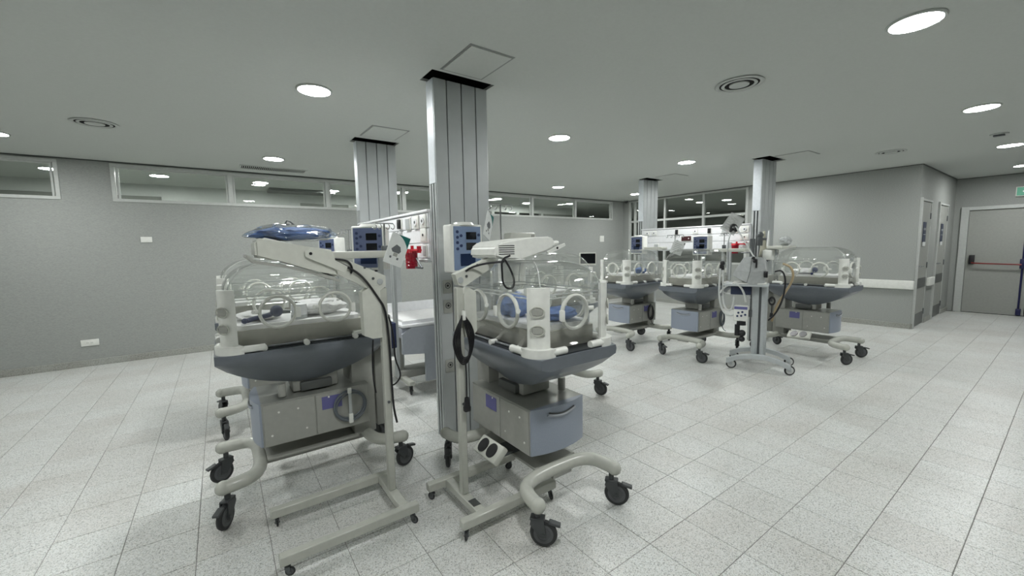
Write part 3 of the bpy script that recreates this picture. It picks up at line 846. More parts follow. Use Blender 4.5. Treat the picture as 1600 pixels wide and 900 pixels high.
        b = MB(); b.cyl(q - e + d_ * .2, q - e * 1.22 + d_ * 1.6, .012, n=10); b.build('porthole_latch', 'post_white', o)
    for u in (.34, .64):
        for s_ in (-1, 1): port((u, s_ * (hy + .006), 1.118), 'Y', s_)
    port((cu - hx - .006, 0, 1.118), 'X', -1)
    # corner posts and bumpers at the foot
    for s_ in (-1, 1):
        cx, cy = .135, s_ * .197
        arc = []
        ri, ro = .040, .068
        outer = [(cx - ro * cos(radians(a)), cy + s_ * ro * sin(radians(a))) for a in range(-14, 105, 14)]
        inner = [(cx - ri * cos(radians(a)), cy + s_ * ri * sin(radians(a))) for a in range(98, -15, -14)]
        b = MB(); b.prism(outer + inner, 'Z', .95, 1.255); po = b.build('corner_post', 'post_white', t)
        for zc in (1.14, 1.05):
            M = Matrix.Translation((cx, cy, zc)) @ Matrix.Rotation(s_ * radians(-45), 4, 'Z') @ Matrix.Translation((-ro - .001, 0, 0))
            b = MB(); b.torus((-.003, 0, 0), .025, .0032, 'X', 24, 6, sx=1.35); b.move(M.copy()).build('recess_rim', 'tube_cream', po)
            b = MB(); b.box(-.004, .004, -.026, .026, -.017, .017, .0015, 1); b.move(M).build('recess_grip', 'cabinet_metal', po)
        o2 = [(cx - .095 * cos(radians(a)), cy + s_ * .095 * sin(radians(a))) for a in range(-20, 111, 10)]
        i2 = [(cx - .035 * cos(radians(a)), cy + s_ * .035 * sin(radians(a))) for a in range(110, -21, -10)]
        b = MB(); b.prism(o2 + i2, 'Z', .915, .958); bp = b.build('corner_bumper', 'white_plastic', t)
        MB().sweep([(cx + .02, cy + s_ * .075, .937), (cx + .13, cy + s_ * .075, .937)], .019, 12).build('bumper_arm', 'post_white', bp)
        MB().sweep([(cx - .075, cy - s_ * .02, .937), (cx - .075, cy - s_ * .11, .937)], .019, 12).build('bumper_arm', 'post_white', bp)
        MB().box(cx + .60, cx + .72, s_ * .235 - .015, s_ * .235 + .03, .925, .955, .008).build('rear_bumper', 'white_plastic', t)
        b = MB(); b.cyl((cx + .03, cy + s_ * .055, 1.235), (cx + .03, cy + s_ * .02, 1.235), .018); b.build('hood_hinge', 'acrylic_edge', t)
    for o_ in t.children:
        if o_ not in before: o_.location.x = -.04
    # head column, shelf and controller
    b = MB(); b.box(.90, .96, -.16, .16, .78, 1.02, .008); b.box(.87, .95, -.05, .05, .235, .80, .006); b.build('head_column', 'cabinet_metal', t)
    u0, u1, v0, v1, zs = shelf
    vc = ctrl[1]
    b = MB()
    b.box(.915, .945, vc - .05, vc - .02, .95, ctrl[2] + .1, .003, 1)
    b.box(.915, .945, -.11, -.08, .95, zs, .003, 1)
    b.build('support_bars', 'alu', t)
    b = MB(); b.box(u0, u1, v0, v1, zs, zs + .045, .010); b.build('shelf', 'cream', t)
    controller(t, *ctrl)
    if pedal:
        M = Matrix.Translation((.47, .265, .285)) @ Matrix.Rotation(-.75, 4, 'X') @ Matrix.Rotation(.12, 4, 'Y')
        b = MB(); b.box(-.13, .13, -.055, .055, -.02, .02, .012); p = b.move(M.copy()).build('foot_pedal', 'cream', t)
        for du in (-.052, .052):
            b = MB(); b.cyl((du, 0, .018), (du, 0, .028), .042, n=24); b.move(M.copy()).build('pedal_button', 'black_plastic', p)
        MB().box(.41, .53, .08, .25, .25, .266).build('pedal_bracket', 'alu_dark', t)
    return t
mat('port_ring', (0.66, 0.67, 0.62), 0.3)

I1 = incubator('large incubator nearest the left wall, under the lamp wrapped in blue', (-.055, 2.83, 0), 0,
               shelf=(.60, .93, -.26, -.0, 1.402), ctrl=(.94, .14, 1.31, 1.62, pi + .95, False), feet=(-2.1, -2.7, .3, -.8))
I2 = incubator('incubator directly behind the front left incubator', (-.06, 4.08, 0), 0, ctrl=(.96, .22, 1.30, 1.58, pi + .5, False), shelf=(.85, 1.05, -.42, -.06, 1.37), feet=(-1.4, 1.9, .4, -.6))
I3 = incubator('front right incubator with white corner posts beside the nearest column', (1.465, 1.455, 0), pi / 2, fv=.03,
               shelf=(.90, 1.10, -.50, -.10, 1.40), ctrl=(.97, .125, 1.292, 1.61, pi, True, .235), feet=(-2.5, -2.4, .3, 2.6), hood_top=1.372)
I4 = incubator('incubator hidden behind the front right one, its foot castor showing', (2.93, 2.95, 0), pi,
               shelf=(.95, 1.1, -.3, .0, 1.2), ctrl=(.97, .22, 1.15, 1.36, pi, False), feet=(-1.9, 1.9, .4, -.6), pedal=False)
I5 = incubator('incubator facing the viewer just left of the ventilator trolley', (4.72, 2.98, 0), 0, fv=-.05, shelf=(.90, 1.05, -.40, .08, 1.345), ctrl=(.93, .21, 1.30, 1.575, pi, False), feet=(-1.3, -1.9, .4, -.6), pedal=False)
I6 = incubator('farthest incubator of the right group, beside the small black screen', (4.53, 3.90, 0), 0, fv=-.05, shelf=(.90, 1.05, -.20, .12, 1.38), ctrl=(.93, .24, 1.32, 1.60, pi, False), feet=(-1.5, -1.3, .4, -.6), pedal=False)
I7 = incubator('rightmost incubator seen side-on in front of the white crash rail', (6.19, 1.555, 0), pi / 2, shelf=(.80, 1.0, -.45, .02, 1.37), ctrl=(1.0, -.10, 1.22, 1.36, 0, False), feet=(-2.4, -2.2, 2.8, .3))

# IV hooks and poles on the shelves
def iv_pole(x, y, z0, z1, rz, lab, span=.11):
    t = thing('infusion_pole', lab, 'pole', (x, y, z0), rz)
    h = z1 - z0
    b = MB(); b.cyl((0, 0, 0), (0, 0, h), .006); b.build('pole_rod', 'chrome', t)
    MB().box(-.022, .022, -.022, .022, 0, .05, .006).build('clamp', 'alu_dark', t)
    b = MB(); b.sweep([(0, -span, h), (0, span, h)], .0045, 6); b.build('crossbar', 'chrome', t)
    for v in (-span, -span * .45, span * .45, span):
        b = MB(); b.sweep([(0, v, h), (.0, v - .012, h - .02), (0, v, h - .04), (.0, v + .016, h - .028)], .0035, 6, 1); b.build('hook', 'chrome', t)
iv_pole(.90, 2.70, 1.43, 1.625, pi / 2, 'chrome hook pole beside the hanging leaflet of the front left incubator', .06)
iv_pole(.93, 3.72, 1.41, 1.63, pi / 2, 'chrome hook pole behind the blue-wrapped lamp', .07)
iv_pole(1.66, 2.45, 1.44, 1.76, 0.0 + pi / 2, 'tall chrome hook pole right of the nearest column', .09)
iv_pole(5.65, 3.62, 1.42, 1.60, .2, 'chrome hook pole between the two far controllers', .12)
iv_pole(5.65, 4.22, 1.42, 1.62, .2, 'chrome hook pole at the left of the far incubators', .10)
iv_pole(5.66, 2.88, 1.39, 1.60, .2, 'chrome hook pole with twin posts on the far right shelf', .05)

# leaflets with a picture of an incubator
def leaflet(c, n_ang, roll, w_, h_, lab, green=True):
    t = thing('instruction_card', lab, 'card', c)
    M = Matrix.Rotation(n_ang, 4, 'Z') @ Matrix.Rotation(roll, 4, 'Y')
    MB().box(-w_ / 2, w_ / 2, -.002, .002, -h_ / 2, h_ / 2).move(M.copy()).build('sheet', 'paper', t, smooth=False)
    def flat(poly, nm, m, d=.0028): MB().prism([(a * w_, b_ * h_) for a, b_ in poly], 'Y', -d, -.002).move(M.copy()).build(nm, m, t, smooth=False)
    if green:
        flat([(-.15, .49), (.49, .49), (.49, .12), (.40, .22), (.25, .33), (.1, .41)], 'green_corner', 'teal')
        flat([(-.3, -.02), (-.1, .16), (.12, .12), (.22, -.02), (.15, -.10), (-.2, -.10)], 'printed_picture', 'ink_grey')
        flat([(-.12, -.11), (.10, -.11), (.10, -.22), (-.12, -.22)], 'printed_base', 'cabinet_metal')
        for a in (-.22, .16): flat([(a - .05, -.24), (a + .05, -.24), (a + .05, -.31), (a - .05, -.31)], 'printed_foot', 'ink_grey')
    else:
        for k in range(5): flat([(-.34, .3 - k * .13), (.3 - .1 * (k % 2), .3 - k * .13), (.3 - .1 * (k % 2), .27 - k * .13), (-.34, .27 - k * .13)], 'printed_line', 'cabinet_metal')
        flat([(.40, .49), (.49, .49), (.49, .30), (.40, .38)], 'dark_corner', 'ink_grey')
    MB().torus(tuple(M @ Vector((-w_ * .2, 0, h_ * .49))), .012, .0015, 'Y', 14, 4).build('card_ring', 'chrome', t)
leaflet((.925, 2.55, 1.45), .0, .38, .125, .20, 'white card with green corner hanging by the front left incubator')
leaflet((1.475, 2.32, 1.60), .55, .42, .10, .175, 'white card with green corner hanging beside the nearest column')
leaflet((5.56, 3.52, 1.41), -.75, .35, .17, .20, 'white printed card hanging between the two far controllers', False)

# small box on the front right incubator's shelf
t = thing('beige_equipment_box', 'small beige box on the shelf behind the front right lamp', 'box', (1.83, 2.45, 1.445))
MB().box(-.115, .115, -.05, .05, .0, .115, .012).build('housing', 'cream', t)
MB().box(.07, .10, -.053, -.05, .02, .10).build('side_panel', 'cabinet_metal', t, smooth=False)
MB().cyl((.085, -.053, .07), (.085, -.056, .07), .006, n=8).build('knob', 'alu_dark', t)

# objects inside the hoods
def cloth(name, m, lab, c, size, seed, cat='cloth', parent=None, wr=.25, cuts=4):
    bm = bmesh.new(); bmesh.ops.create_icosphere(bm, subdivisions=cuts, radius=1)
    from mathutils import noise
    for v in bm.verts:
        n = noise.noise_vector(v.co * 2.1 + Vector((seed, 0, 0))) * wr + noise.noise_vector(v.co * 5.0 + Vector((0, seed, 0))) * wr * .4
        q = v.co + n
        q.z = max(q.z, -.9)
        v.co = Vector((q.x * size[0], q.y * size[1], (q.z + .9) * size[2] * .55))
    b = MB(); b.bm.free(); b.bm = bm
    o = b.build(name, m, parent); o.location = c
    return tag(o, lab, cat) if lab else o
cloth('folded_sheet', 'mattress_white', 'crumpled white sheet in the right half of the front left hood', (.50, 2.85, 1.052), (.15, .13, .09), 3.1, 'sheet')
cloth('folded_sheet', 'mattress_white', 'crumpled white sheet in the left half of the front left hood', (.16, 2.87, 1.052), (.12, .12, .045), 7.7, 'sheet')
cloth('blue_cloth', 'cloth_blue', 'crumpled blue cloth inside the front right hood near its side portholes', (1.40, 1.93, 1.052), (.09, .12, .13), 1.3)
cloth('blue_cloth', 'cloth_blue', 'flat blue cloth inside the front right hood by its end porthole', (1.50, 1.66, 1.052), (.12, .07, .07), 5.2)
cloth('blue_cloth', 'cloth_blue', 'small blue bundle inside the farthest right-group hood', (4.95, 3.72, 1.052), (.10, .07, .08), 2.2)
cloth('white_bundle', 'plastic_bag', 'plastic-wrapped white bundle inside the hood left of the ventilator trolley', (5.15, 2.88, 1.052), (.14, .12, .10), 4.4, 'bundle')
cloth('white_bundle', 'mattress_white', 'white bundle inside the rightmost side-on hood', (6.13, 2.10, 1.052), (.10, .13, .07), 8.4, 'bundle')
def breathing_kit(x, y, lab):
    t = thing('breathing_mask', lab, 'mask', (x, y, 1.052))
    MB().ball((.05, 0, .055), .034, 1, .9, 1, 14).build('mask_cup', 'cloth_navy', t)
    b = MB(); b.sweep([(.05, 0, .05), (0, .01, .03), (-.06, .0, .025), (-.10, -.02, .016)], .013, 10, 2); b.build('mask_tube', 'cloth_navy', t)
    b = MB(); b.cyl((.06, 0, .05), (.12, 0, .045), .014, .010); b.build('connector', 'alu_dark', t)
    MB().ball((-.11, -.02, .016), .016, n=10).build('end_plug', 'cloth_navy', t)
breathing_kit(.20, 2.72, 'dark navy breathing mask and tube inside the front left hood')
breathing_kit(6.05, 1.95, 'dark tube fitting inside the rightmost side-on hood')
t = thing('silver_canister', 'grey-white canister on the mattress between the left portholes', 'canister', (.37, 2.74, 1.05))
MB().cyl((0, 0, .02), (0, 0, .085), .045, .042, 20).build('body', 'white_gloss', t)
MB().cyl((0, 0, 0), (0, 0, .022), .046, n=20).build('base_ring', 'alu', t)

# ------------------------------------------------------------------ phototherapy lamps on stands
def stand(lab, x, y, rz, u0, u1, vw, arm, cwt, head, hw, slots, label_plate):
    t = thing('phototherapy_lamp', lab, 'lamp', (x, y, 0), rz)
    for s_ in (-1, 1):
        MB().box(u0, u1, s_ * vw - .022, s_ * vw + .022, .062, .108, .004, 1).build('base_rail', 'tube_cream', t)
        for uu in (u0 + .03, u1 - .03):
            caster(t, uu, s_ * vw, .022, 2.2 * s_ + uu, .064, 'alu_dark')
    MB().box(-.028, .022, -vw + .022, vw - .022, .064, .106, .004, 1).build('cross_rail', 'tube_cream', t)
    MB().box(-.019, .019, -.019, .019, .106, 1.25, .004, 1).build('pole', 'tube_cream', t)
    MB().cyl((0, .0195, .62), (0, .023, .62), .008, n=10).build('pole_bolt', 'alu_dark', t)
    MB().cyl((0, -.0195, .62), (0, -.023, .62), .008, n=10).build('pole_bolt', 'alu_dark', t)
    MB().prism(cwt, 'Y', -.03, .03).build('pole_cover', 'cream', t)
    a = MB().prism(arm, 'Y', -.024, .024).build('arm', 'cream', t)
    for (uu, zz, r) in ((arm[0][0] + .03, arm[0][1] - .03, .016), (arm[0][0] + .065, arm[0][1] - .012, .007), (arm[-1][0] * .55, arm[0][1] * .45 + arm[-1][1] * .55, .006)):
        for s_ in (-1, 1):
            MB().cyl((uu, s_ * .024, zz), (uu, s_ * .028, zz), r, n=14).build('pivot_bolt', 'alu_dark' if r < .01 else 'alu', a)
    b = MB(); b.prism(head, 'Y', -hw, hw)
    bmesh.ops.bevel(b.bm, geom=list(b.bm.edges), offset=.010, segments=3, affect='EDGES')
    h = b.build('lamp_head', 'post_white' if slots else 'cream', t)
    if slots:
        for k in range(5):
            MB().box(slots[0], slots[1], -hw - .001, -hw + .003, slots[2] - k * .011 - .0022, slots[2] - k * .011 + .0022).build('vent_slot', 'black_plastic', h, smooth=False)
    if label_plate:
        MB().box(-.022, .02, -vw + .06, -vw + .12, .106, .109).build('rating_plate', 'kick_plate', t, smooth=False)
    return t, h
# left: extends towards -x (rz = pi, so local u = -(x - .70))
P1, h1 = stand('phototherapy lamp on a pole stand in front of the left incubator', .70, 2.18, pi, -.07, .58, .2,
    [(-.012, 1.315), (-.012, 1.258), (.035, 1.225), (.245, 1.345), (.30, 1.39), (.28, 1.43), (.17, 1.40)],
    [(.02, .985), (.02, 1.262), (.068, 1.262), (.115, 1.235), (.112, 1.005), (.07, .985)],
    [(.245, 1.322), (.26, 1.455), (.40, 1.478), (.545, 1.515), (.575, 1.50), (.575, 1.428), (.47, 1.405), (.33, 1.365)], .13, None, False)
b = MB(); b.prism([(.235, 1.312), (.33, 1.350), (.45, 1.388), (.57, 1.412), (.605, 1.44), (.61, 1.43), (.58, 1.402), (.45, 1.376), (.33, 1.338), (.24, 1.302)], 'Y', -.12, .12); b.build('light_shield', 'cabinet_metal', P1)
for s_ in (-1, 1):
    y0 = s_ * .135
    b = MB(); b.prism([(.215, 1.345), (.205, 1.375), (.335, 1.452), (.362, 1.462), (.385, 1.450), (.385, 1.428), (.365, 1.415)], 'Y', y0 - .006, y0 + .006); b.build('side_bracket', 'cream', P1)
    MB().cyl((.362, s_ * .141, 1.44), (.362, s_ * .143, 1.44), .007, n=10).build('bracket_bolt', 'black_plastic', P1)
P2, h2 = stand('phototherapy lamp on a pole stand leaning over the front right incubator', 1.01, 1.90, 0, -.13, .48, .2,
    [(-.028, 1.318), (-.01, 1.262), (.025, 1.252), (.20, 1.345), (.24, 1.40), (.19, 1.40)],
    [(.018, .985), (.018, 1.215), (.05, 1.245), (.09, 1.22), (.09, 1.01), (.062, .985)],
    [(.15, 1.405), (.155, 1.455), (.20, 1.486), (.42, 1.505), (.53, 1.512), (.565, 1.495), (.565, 1.455), (.50, 1.425), (.33, 1.393), (.20, 1.39)], .13, (.175, .275, 1.462), True)
b = MB(); b.sweep([(.56, -.11, 1.47), (.62, -.10, 1.478), (.645, 0, 1.476), (.62, .10, 1.478), (.56, .11, 1.47)], .012, 8, 2); b.build('head_handle', 'post_white', P2)
b = MB(); b.prism([(.50, 1.425), (.565, 1.452), (.635, 1.472), (.64, 1.458), (.575, 1.432), (.51, 1.412)], 'Y', -.137, -.128); b.build('side_bracket', 'post_white', P2)
MB().cyl((.575, -.1395, 1.445), (.575, -.137, 1.445), .007, n=10).build('bracket_bolt', 'black_plastic', P2)

# blue bag on the left lamp
bag = thing('wrapped_blue_pillow', 'blue pillow in clear plastic lying on the left phototherapy lamp', 'pillow', (.29, 2.18, 1.505), 0)
o = cloth('pillow', 'cloth_blue2', None, (0, 0, .008), (.155, .125, .050), 9.1, parent=bag, wr=.12) if False else None
mat('cloth_blue2', (0.13, 0.22, 0.46), 0.6, var=0.2, scale=10, bump=0.3)
o = cloth('pillow', 'cloth_blue2', None, (0, 0, -.004), (.16, .125, .060), 9.1, parent=bag, wr=.24)
o = cloth('plastic_wrap', 'plastic_wrap', None, (0.0, 0, -.006), (.178, .14, .074), 9.4, parent=bag, wr=.30)
b = MB(); b.sweep([(.03, 0, .05), (-.005, .01, .085), (-.02, .01, .09), (-.045, 0, .045)], .0035, 6); b.build('strap', 'alu_dark', bag)

# cables
def cable(lab, pts, y, r=.0045, m='cable_black', name='power_cable'):
    b = MB()
    P = []
    for p in pts: P.append((p[0], y if len(p) == 2 else p[2], p[1]))
    b.sweep(P, r, 8, 2)
    return tag(b.build(name, m), lab, 'cable')
cable('black cable running from the left lamp head down its pole', [(.431, 1.42), (.46, 1.403), (.514, 1.372), (.572, 1.335), (.618, 1.279), (.664, 1.201), (.70, 1.141), (.71, 1.01), (.715, .868), (.715, .725), (.72, .581), (.735, .50)], 2.145, .006)
cable('short black loop of cable on top of the left lamp arm', [(.44, 1.415), (.514, 1.405), (.537, 1.385), (.545, 1.355), (.535, 1.335)], 2.15, .005)
cable('black cable looping beside the left lamp pole down to knee height', [(.71, 1.13), (.743, 1.067), (.758, .956), (.757, .847), (.785, .768), (.786, .73), (.748, .693), (.715, .704)], 2.2)
cable('thin black cable behind the left lamp pole', [(.652, .962), (.641, .819), (.646, .709), (.654, .663)], 2.23)
cable('black cable loop hanging from the right lamp head', [(1.245, 1.41), (1.19, 1.391), (1.193, 1.321), (1.195, 1.269), (1.22, 1.236), (1.262, 1.236), (1.272, 1.278), (1.248, 1.336), (1.211, 1.39)], 1.755, .0055)
cable('black cable lying along the right lamp arm', [(1.211, 1.38, 1.76), (1.129, 1.372, 1.82), (1.07, 1.351, 1.868), (1.042, 1.332, 1.875)], 1.87, .0055)
t = thing('coiled_power_cord', 'coiled black power cord with hanging plug on the right lamp pole', 'cable', (1.01, 1.865, 0))
for k in range(5):
    dx, dz = .004 * (k - 2), .010 * k
    w_ = .018 + .009 * k
    b = MB(); b.sweep([(dx, -.012 + .004 * k, 1.105), (-w_ + dx, -.02 + .004 * k, 1.03), (-w_ - .010, -.02 + .004 * k, .95), (-.02, -.02 + .004 * k, .882 - dz), (.025, -.02 + .004 * k, .882 - dz), (w_ + .012, -.02 + .004 * k, .95), (w_ + dx, -.02 + .004 * k, 1.03), (dx + .004, -.012 + .004 * k, 1.105)], .0042, 7, 2)
    b.build('cord_loop', 'cable_black', t)
b = MB(); b.sweep([(.0, -.02, .872), (.004, -.02, .78), (.002, -.02, .66)], .0042, 7, 1); b.build('cord_end', 'cable_black', t)
b = MB(); b.cyl((.002, -.02, .665), (.002, -.02, .615), .012, .018, 12); b.box(-.016, .02, -.034, -.006, .59, .62, .006); b.build('plug', 'black_plastic', t)
b = MB(); b.box(-.014, .014, -.01, .0, .93, 1.0, .004, ry=.5); b.box(-.008, .008, -.026, -.004, 1.08, 1.13, .004); b.build('cord_hook', 'white_plastic', t)
t = thing('coiled_hose', 'grey coiled hose hung on the cabinet of the front left incubator', 'hose', (.60, 2.625, .49))
for k in range(4):
    b = MB(); b.torus((.003 * k, -.004 - .007 * (k % 2), -.006 * k), .088 + .004 * (k % 3), .0055, 'Y', 36, 7); b.build('hose_loop', 'cable_grey', t)
b = MB(); b.box(-.008, .010, -.028, -.018, -.11, .10, .003); b.build('hose_strap', 'alu', t)
b = MB(); b.box(-.012, .014, -.034, -.016, -.115, -.055, .005); b.box(-.012, .012, -.032, -.016, .075, .11, .005); b.build('strap_clip', 'white_plastic', t)

# ------------------------------------------------------------------ lilac cot between the near columns
t = thing('radiant_warmer_cot', 'white-topped cot with lilac-grey panels between the near columns', 'cot', (1.36, 3.70, 0))
MB().prism([(-.005, .455), (-.005, .648), (.09, .705), (1.0, .705), (1.0, .15), (.225, .15), (.225, .43)], 'Y', 0, .03).build('side_panel', 'lilac_panel', t, smooth=False)
MB().box(0, 1.0, .03, .80, .60, .70, .01).build('cot_base', 'lilac_panel', t)
MB().box(.0, 1.0, .0, .80, .706, .735, .008).build('top_rim', 'white_gloss', t)
MB().box(.06, .94, .06, .74, .73, .76, .012).build('mattress', 'mattress_white', t)
for y0 in (.04, .74):
    MB().box(.02, .98, y0, y0 + .02, .735, .86 if y0 > .5 else .77, .004, 1).build('side_guard', 'white_gloss', t)
MB().box(.04, .96, .30, .50, .12, .2, .006).build('chassis', 'cabinet_metal', t)
for u in (.1, .9):
    MB().box(u - .03, u + .03, .35, .45, .2, .60, .006).build('leg', 'cabinet_metal', t)
    for v in (.10, .70):
        caster(t, u, v, .045, 1.0 + v, .14)
    MB().box(u - .03, u + .03, .06, .74, .11, .15, .006).build('foot_bar', 'tube_cream', t)
tag(MB().box(-.05, .03, -.07, .07, -.11, .11, .008).build('dark_monitor_bag', 'cloth_navy'), 'dark navy pouch hanging behind the left lamp pole', 'pouch').location = (1.16, 3.45, .72)
C.objects['dark_monitor_bag'].name = 'hanging_pouch'

# ------------------------------------------------------------------ trolley with small screen (far, behind the front right incubator)
t = thing('monitor_trolley', 'grey trolley with a small black screen left of the farthest incubator', 'trolley', (4.70, 4.52, 0), radians(-45))
MB().box(-.13, .13, -.02, .03, 1.16, 1.355, .01).build('screen_housing', 'cream', t)
MB().box(-.11, .12, -.023, -.02, 1.185, 1.342).build('screen', 'screen_black', t, smooth=False)
MB().box(-.13, .13, -.12, .12, .98, 1.05, .012).build('keyboard_tray', 'cream', t)
MB().cyl((0, .03, .12), (0, .03, 1.2), .028).build('post', 'cart_grey', t)
MB().box(-.14, .14, -.12, .14, .62, .86, .01).build('module', 'cabinet_metal', t)
for a in range(5):
    an = a * 2 * pi / 5
    b = MB(); b.sweep([(0, .03, .10), (.26 * cos(an), .03 + .26 * sin(an), .09)], .02, 8); b.build('leg', 'cart_grey', t)
    caster(t, .26 * cos(an), .03 + .26 * sin(an), .035, an + .6, .085)

# ------------------------------------------------------------------ ventilator trolley
V = thing('ventilator_trolley', 'light grey trolley with twin-channel column and white-ringed castors', 'trolley', (5.02, 2.12, 0), radians(-68.9))
for a, c in ((-.075, -.012), (.012, .075)):
    b = MB(); b.box(a, c, .0, .10, .15, .965, .006); b.box((a + c) / 2 - .008, (a + c) / 2 + .008, -.006, 0, .16, .95); b.build('column_channel', 'cart_grey', V)
MB().box(-.012, .012, .02, .09, .15, .965).build('column_core', 'alu_dark', V, smooth=False)
def arch(yy, nm):
    top = [(-.31, .115), (-.20, .165), (-.08, .19), (.08, .19), (.20, .165), (.31, .115)]
    bot = [(x, z - .055 + .012 * (1 - abs(x) / .31)) for x, z in top][::-1]
    MB().prism(top + bot, 'Y', yy - .03, yy + .03).build(nm, 'cart_grey', V)
arch(-.14, 'front_base_arch'); arch(.26, 'rear_base_arch')
MB().box(-.06, .06, -.12, .25, .13, .165, .008).build('base_bridge', 'cart_grey', V)
for x_, y_ in ((-.285, -.14), (.285, -.14), (-.285, .26), (.285, .26)):
    caster(V, x_, y_, .055, .25 + x_ * .6, .11, 'cart_grey', 'black_plastic', 'white_rubber')
MB().box(-.37, .08, -.13, .18, .965, .99, .006).build('tray', 'cart_grey', V)
MB().box(-.30, -.09, -.05, .14, .86, .965, .008).build('tray_drawer', 'sign_navy', V)
t = thing('covered_ventilator', 'faceted grey covered device on the trolley tray', 'ventilator', (4.99, 2.197, .992), radians(-68.9))
b = MB(); b.loft([[(-.20, -.10, .10), (-.02, -.14, .0), (.12, -.10, .0), (.12, .14, .0), (-.10, .14, .0), (-.2, .05, .1)],
                  [(-.17, -.11, .16), (-.01, -.15, .14), (.13, -.11, .16), (.13, .14, .16), (-.10, .14, .16), (-.18, .05, .16)],
                  [(-.09, -.09, .30), (.0, -.11, .315), (.10, -.08, .30), (.12, .12, .29), (-.05, .12, .30), (-.1, .05, .30)]])
b.build('grey_cover', 'cover_grey', t, smooth=False)
b = MB(); b.box(-.2, .14, -.12, .14, -.001, .012, .003, 1); b.build('device_base', 'white_plastic', t)
b = MB(); b.sweep([(-.01, -.150, .30), (-.02, -.158, .15), (-.05, -.152, .02)], .003, 6); b.build('cover_seam', 'kick_plate', t)
b = MB(); b.box(.11, .15, -.15, -.10, .08, .15, .006); b.build('side_port', 'black_plastic', t)
A = thing('articulated_hose_arm', 'black-jointed white support arm rising above the ventilator trolley', 'arm', (5.02, 2.12, .99), radians(-68.9))
b = MB(); b.sweep([(-.285, -.02, .685), (-.06, -.14, .29)], .008, 8); b.build('upper_arm', 'hose_white', A)
b = MB(); b.sweep([(-.305, -.02, .66), (-.355, .0, .45), (-.345, .0, .12)], .006, 8, 1); b.build('lower_arm', 'alu', A)
b = MB(); b.torus((-.295, -.02, .655), .026, .014, 'Y', 20, 8); b.box(-.335, -.31, -.04, 0, .60, .65, .006); b.box(-.285, -.255, -.04, 0, .60, .65, .006, loc=(0, 0, 0)); b.build('top_joint', 'black_plastic', A)
b = MB(); b.ball((-.06, -.15, .27), .026); b.box(-.055, -.035, -.165, -.14, .19, .29, .006); b.ball((-.075, -.15, .30), .018); b.build('lower_joint', 'black_plastic', A)
b = MB(); b.ball((-.40, .02, .235), .028); b.box(-.43, -.40, 0, .03, .15, .22, .006); b.box(-.40, -.38, 0, .03, .15, .21, .006); b.build('hose_clip', 'black_plastic', A)
t = thing('paper_sheet', 'tilted paper sheet in a plastic sleeve above the support arm', 'paper', (4.90, 2.40, 1.69), radians(-68.9))
M = Matrix.Rotation(radians(32), 4, 'Y')
MB().box(-.085, .085, -.002, .002, -.115, .105).move(M.copy()).build('sleeve', 'plastic_bag', t, smooth=False)
MB().box(-.075, .075, -.0012, .0012, -.10, .09).move(M.copy()).build('sheet', 'paper', t, smooth=False)
for k in range(6):
    MB().box(-.06, .05 - .02 * (k % 2), -.003, -.0022, .06 - k * .027, .066 - k * .027).move(M.copy()).build('printed_line', 'cabinet_metal', t, smooth=False)
def local_hose(lab, pts, r, m, name='breathing_hose', cat='hose'):
    b = MB(); b.sweep(pts, r, 8, 3); o = b.build(name, m)
    o.location = (5.02, 2.12, 0); o.rotation_euler = (0, 0, radians(-68.9))
    return tag(o, lab, cat)
local_hose('white breathing hose hanging straight down left of the ventilator trolley', [(-.42, .0, 1.16), (-.425, 0, 1.0), (-.425, 0, .83), (-.40, 0, .70), (-.36, -.01, .62), (-.28, -.01, .60), (-.24, 0, .64)], .011, 'hose_white')
local_hose('second white hose hanging beside the first, left of the trolley', [(-.39, .01, 1.16), (-.39, .01, 1.0), (-.38, 0, .78), (-.35, -.02, .68), (-.30, -.02, .66), (-.27, -.02, .72), (-.26, 0, .95)], .010, 'hose_white')
local_hose('white hose arching under the trolley tray', [(-.41, -.02, .87), (-.37, -.03, .94), (-.30, -.04, .985), (-.22, -.15, 1.0), (-.16, -.10, .90), (-.14, -.04, .78)], .011, 'hose_white')
local_hose('white hose crossing low to the front right of the far incubator', [(-.42, .02, .90), (-.34, 0, .86), (-.22, -.03, .87), (-.13, -.03, .92), (-.10, -.02, .82)], .010, 'hose_white')
local_hose('black cable hanging from the right side of the ventilator cover', [(.13, -.12, 1.14), (.20, -.12, 1.16), (.235, -.13, 1.05), (.22, -.14, .85), (.16, -.13, .68), (.09, -.03, .58)], .009, 'cable_black', 'power_cable', 'cable')
local_hose('tan hose hanging behind the ventilator trolley', [(.20, .10, 1.22), (.29, .10, 1.18), (.31, .10, 1.05), (.24, .10, .90), (.16, .10, .74), (.12, .1, .55)], .012, 'hose_tan')
t = thing('humidifier_unit', 'small white humidifier with blue marks hanging on the trolley column', 'humidifier', (5.02, 2.12, 0), radians(-68.9))
MB().box(-.26, -.11, -.06, .05, .55, .73, .014).build('unit_body', 'white_plastic', t)
MB().box(-.255, -.12, -.064, -.06, .69, .722).build('blue_band', 'label_purple', t, smooth=False)
b = MB()
for q in ((-.21, .65), (-.17, .66), (-.14, .63), (-.22, .61), (-.18, .615)): b.cyl((q[0], -.060, q[1]), (q[0], -.066, q[1]), .012, n=10)
b.build('knob_set', 'button_navy', t)
b = MB(); b.cyl((-.18, -.01, .50), (-.18, -.01, .56), .05, .045, 18); b.build('water_chamber', 'black_plastic', t)
b = MB(); b.cyl((-.22, 0, .37), (-.22, 0, .50), .028); b.ball((-.17, 0, .40), .04); b.ball((-.17, 0, .33), .035); b.build('heater_base', 'black_plastic', t)
MB().box(-.11, -.075, -.01, .03, .6, .68, .004).build('bracket', 'alu_dark', t)
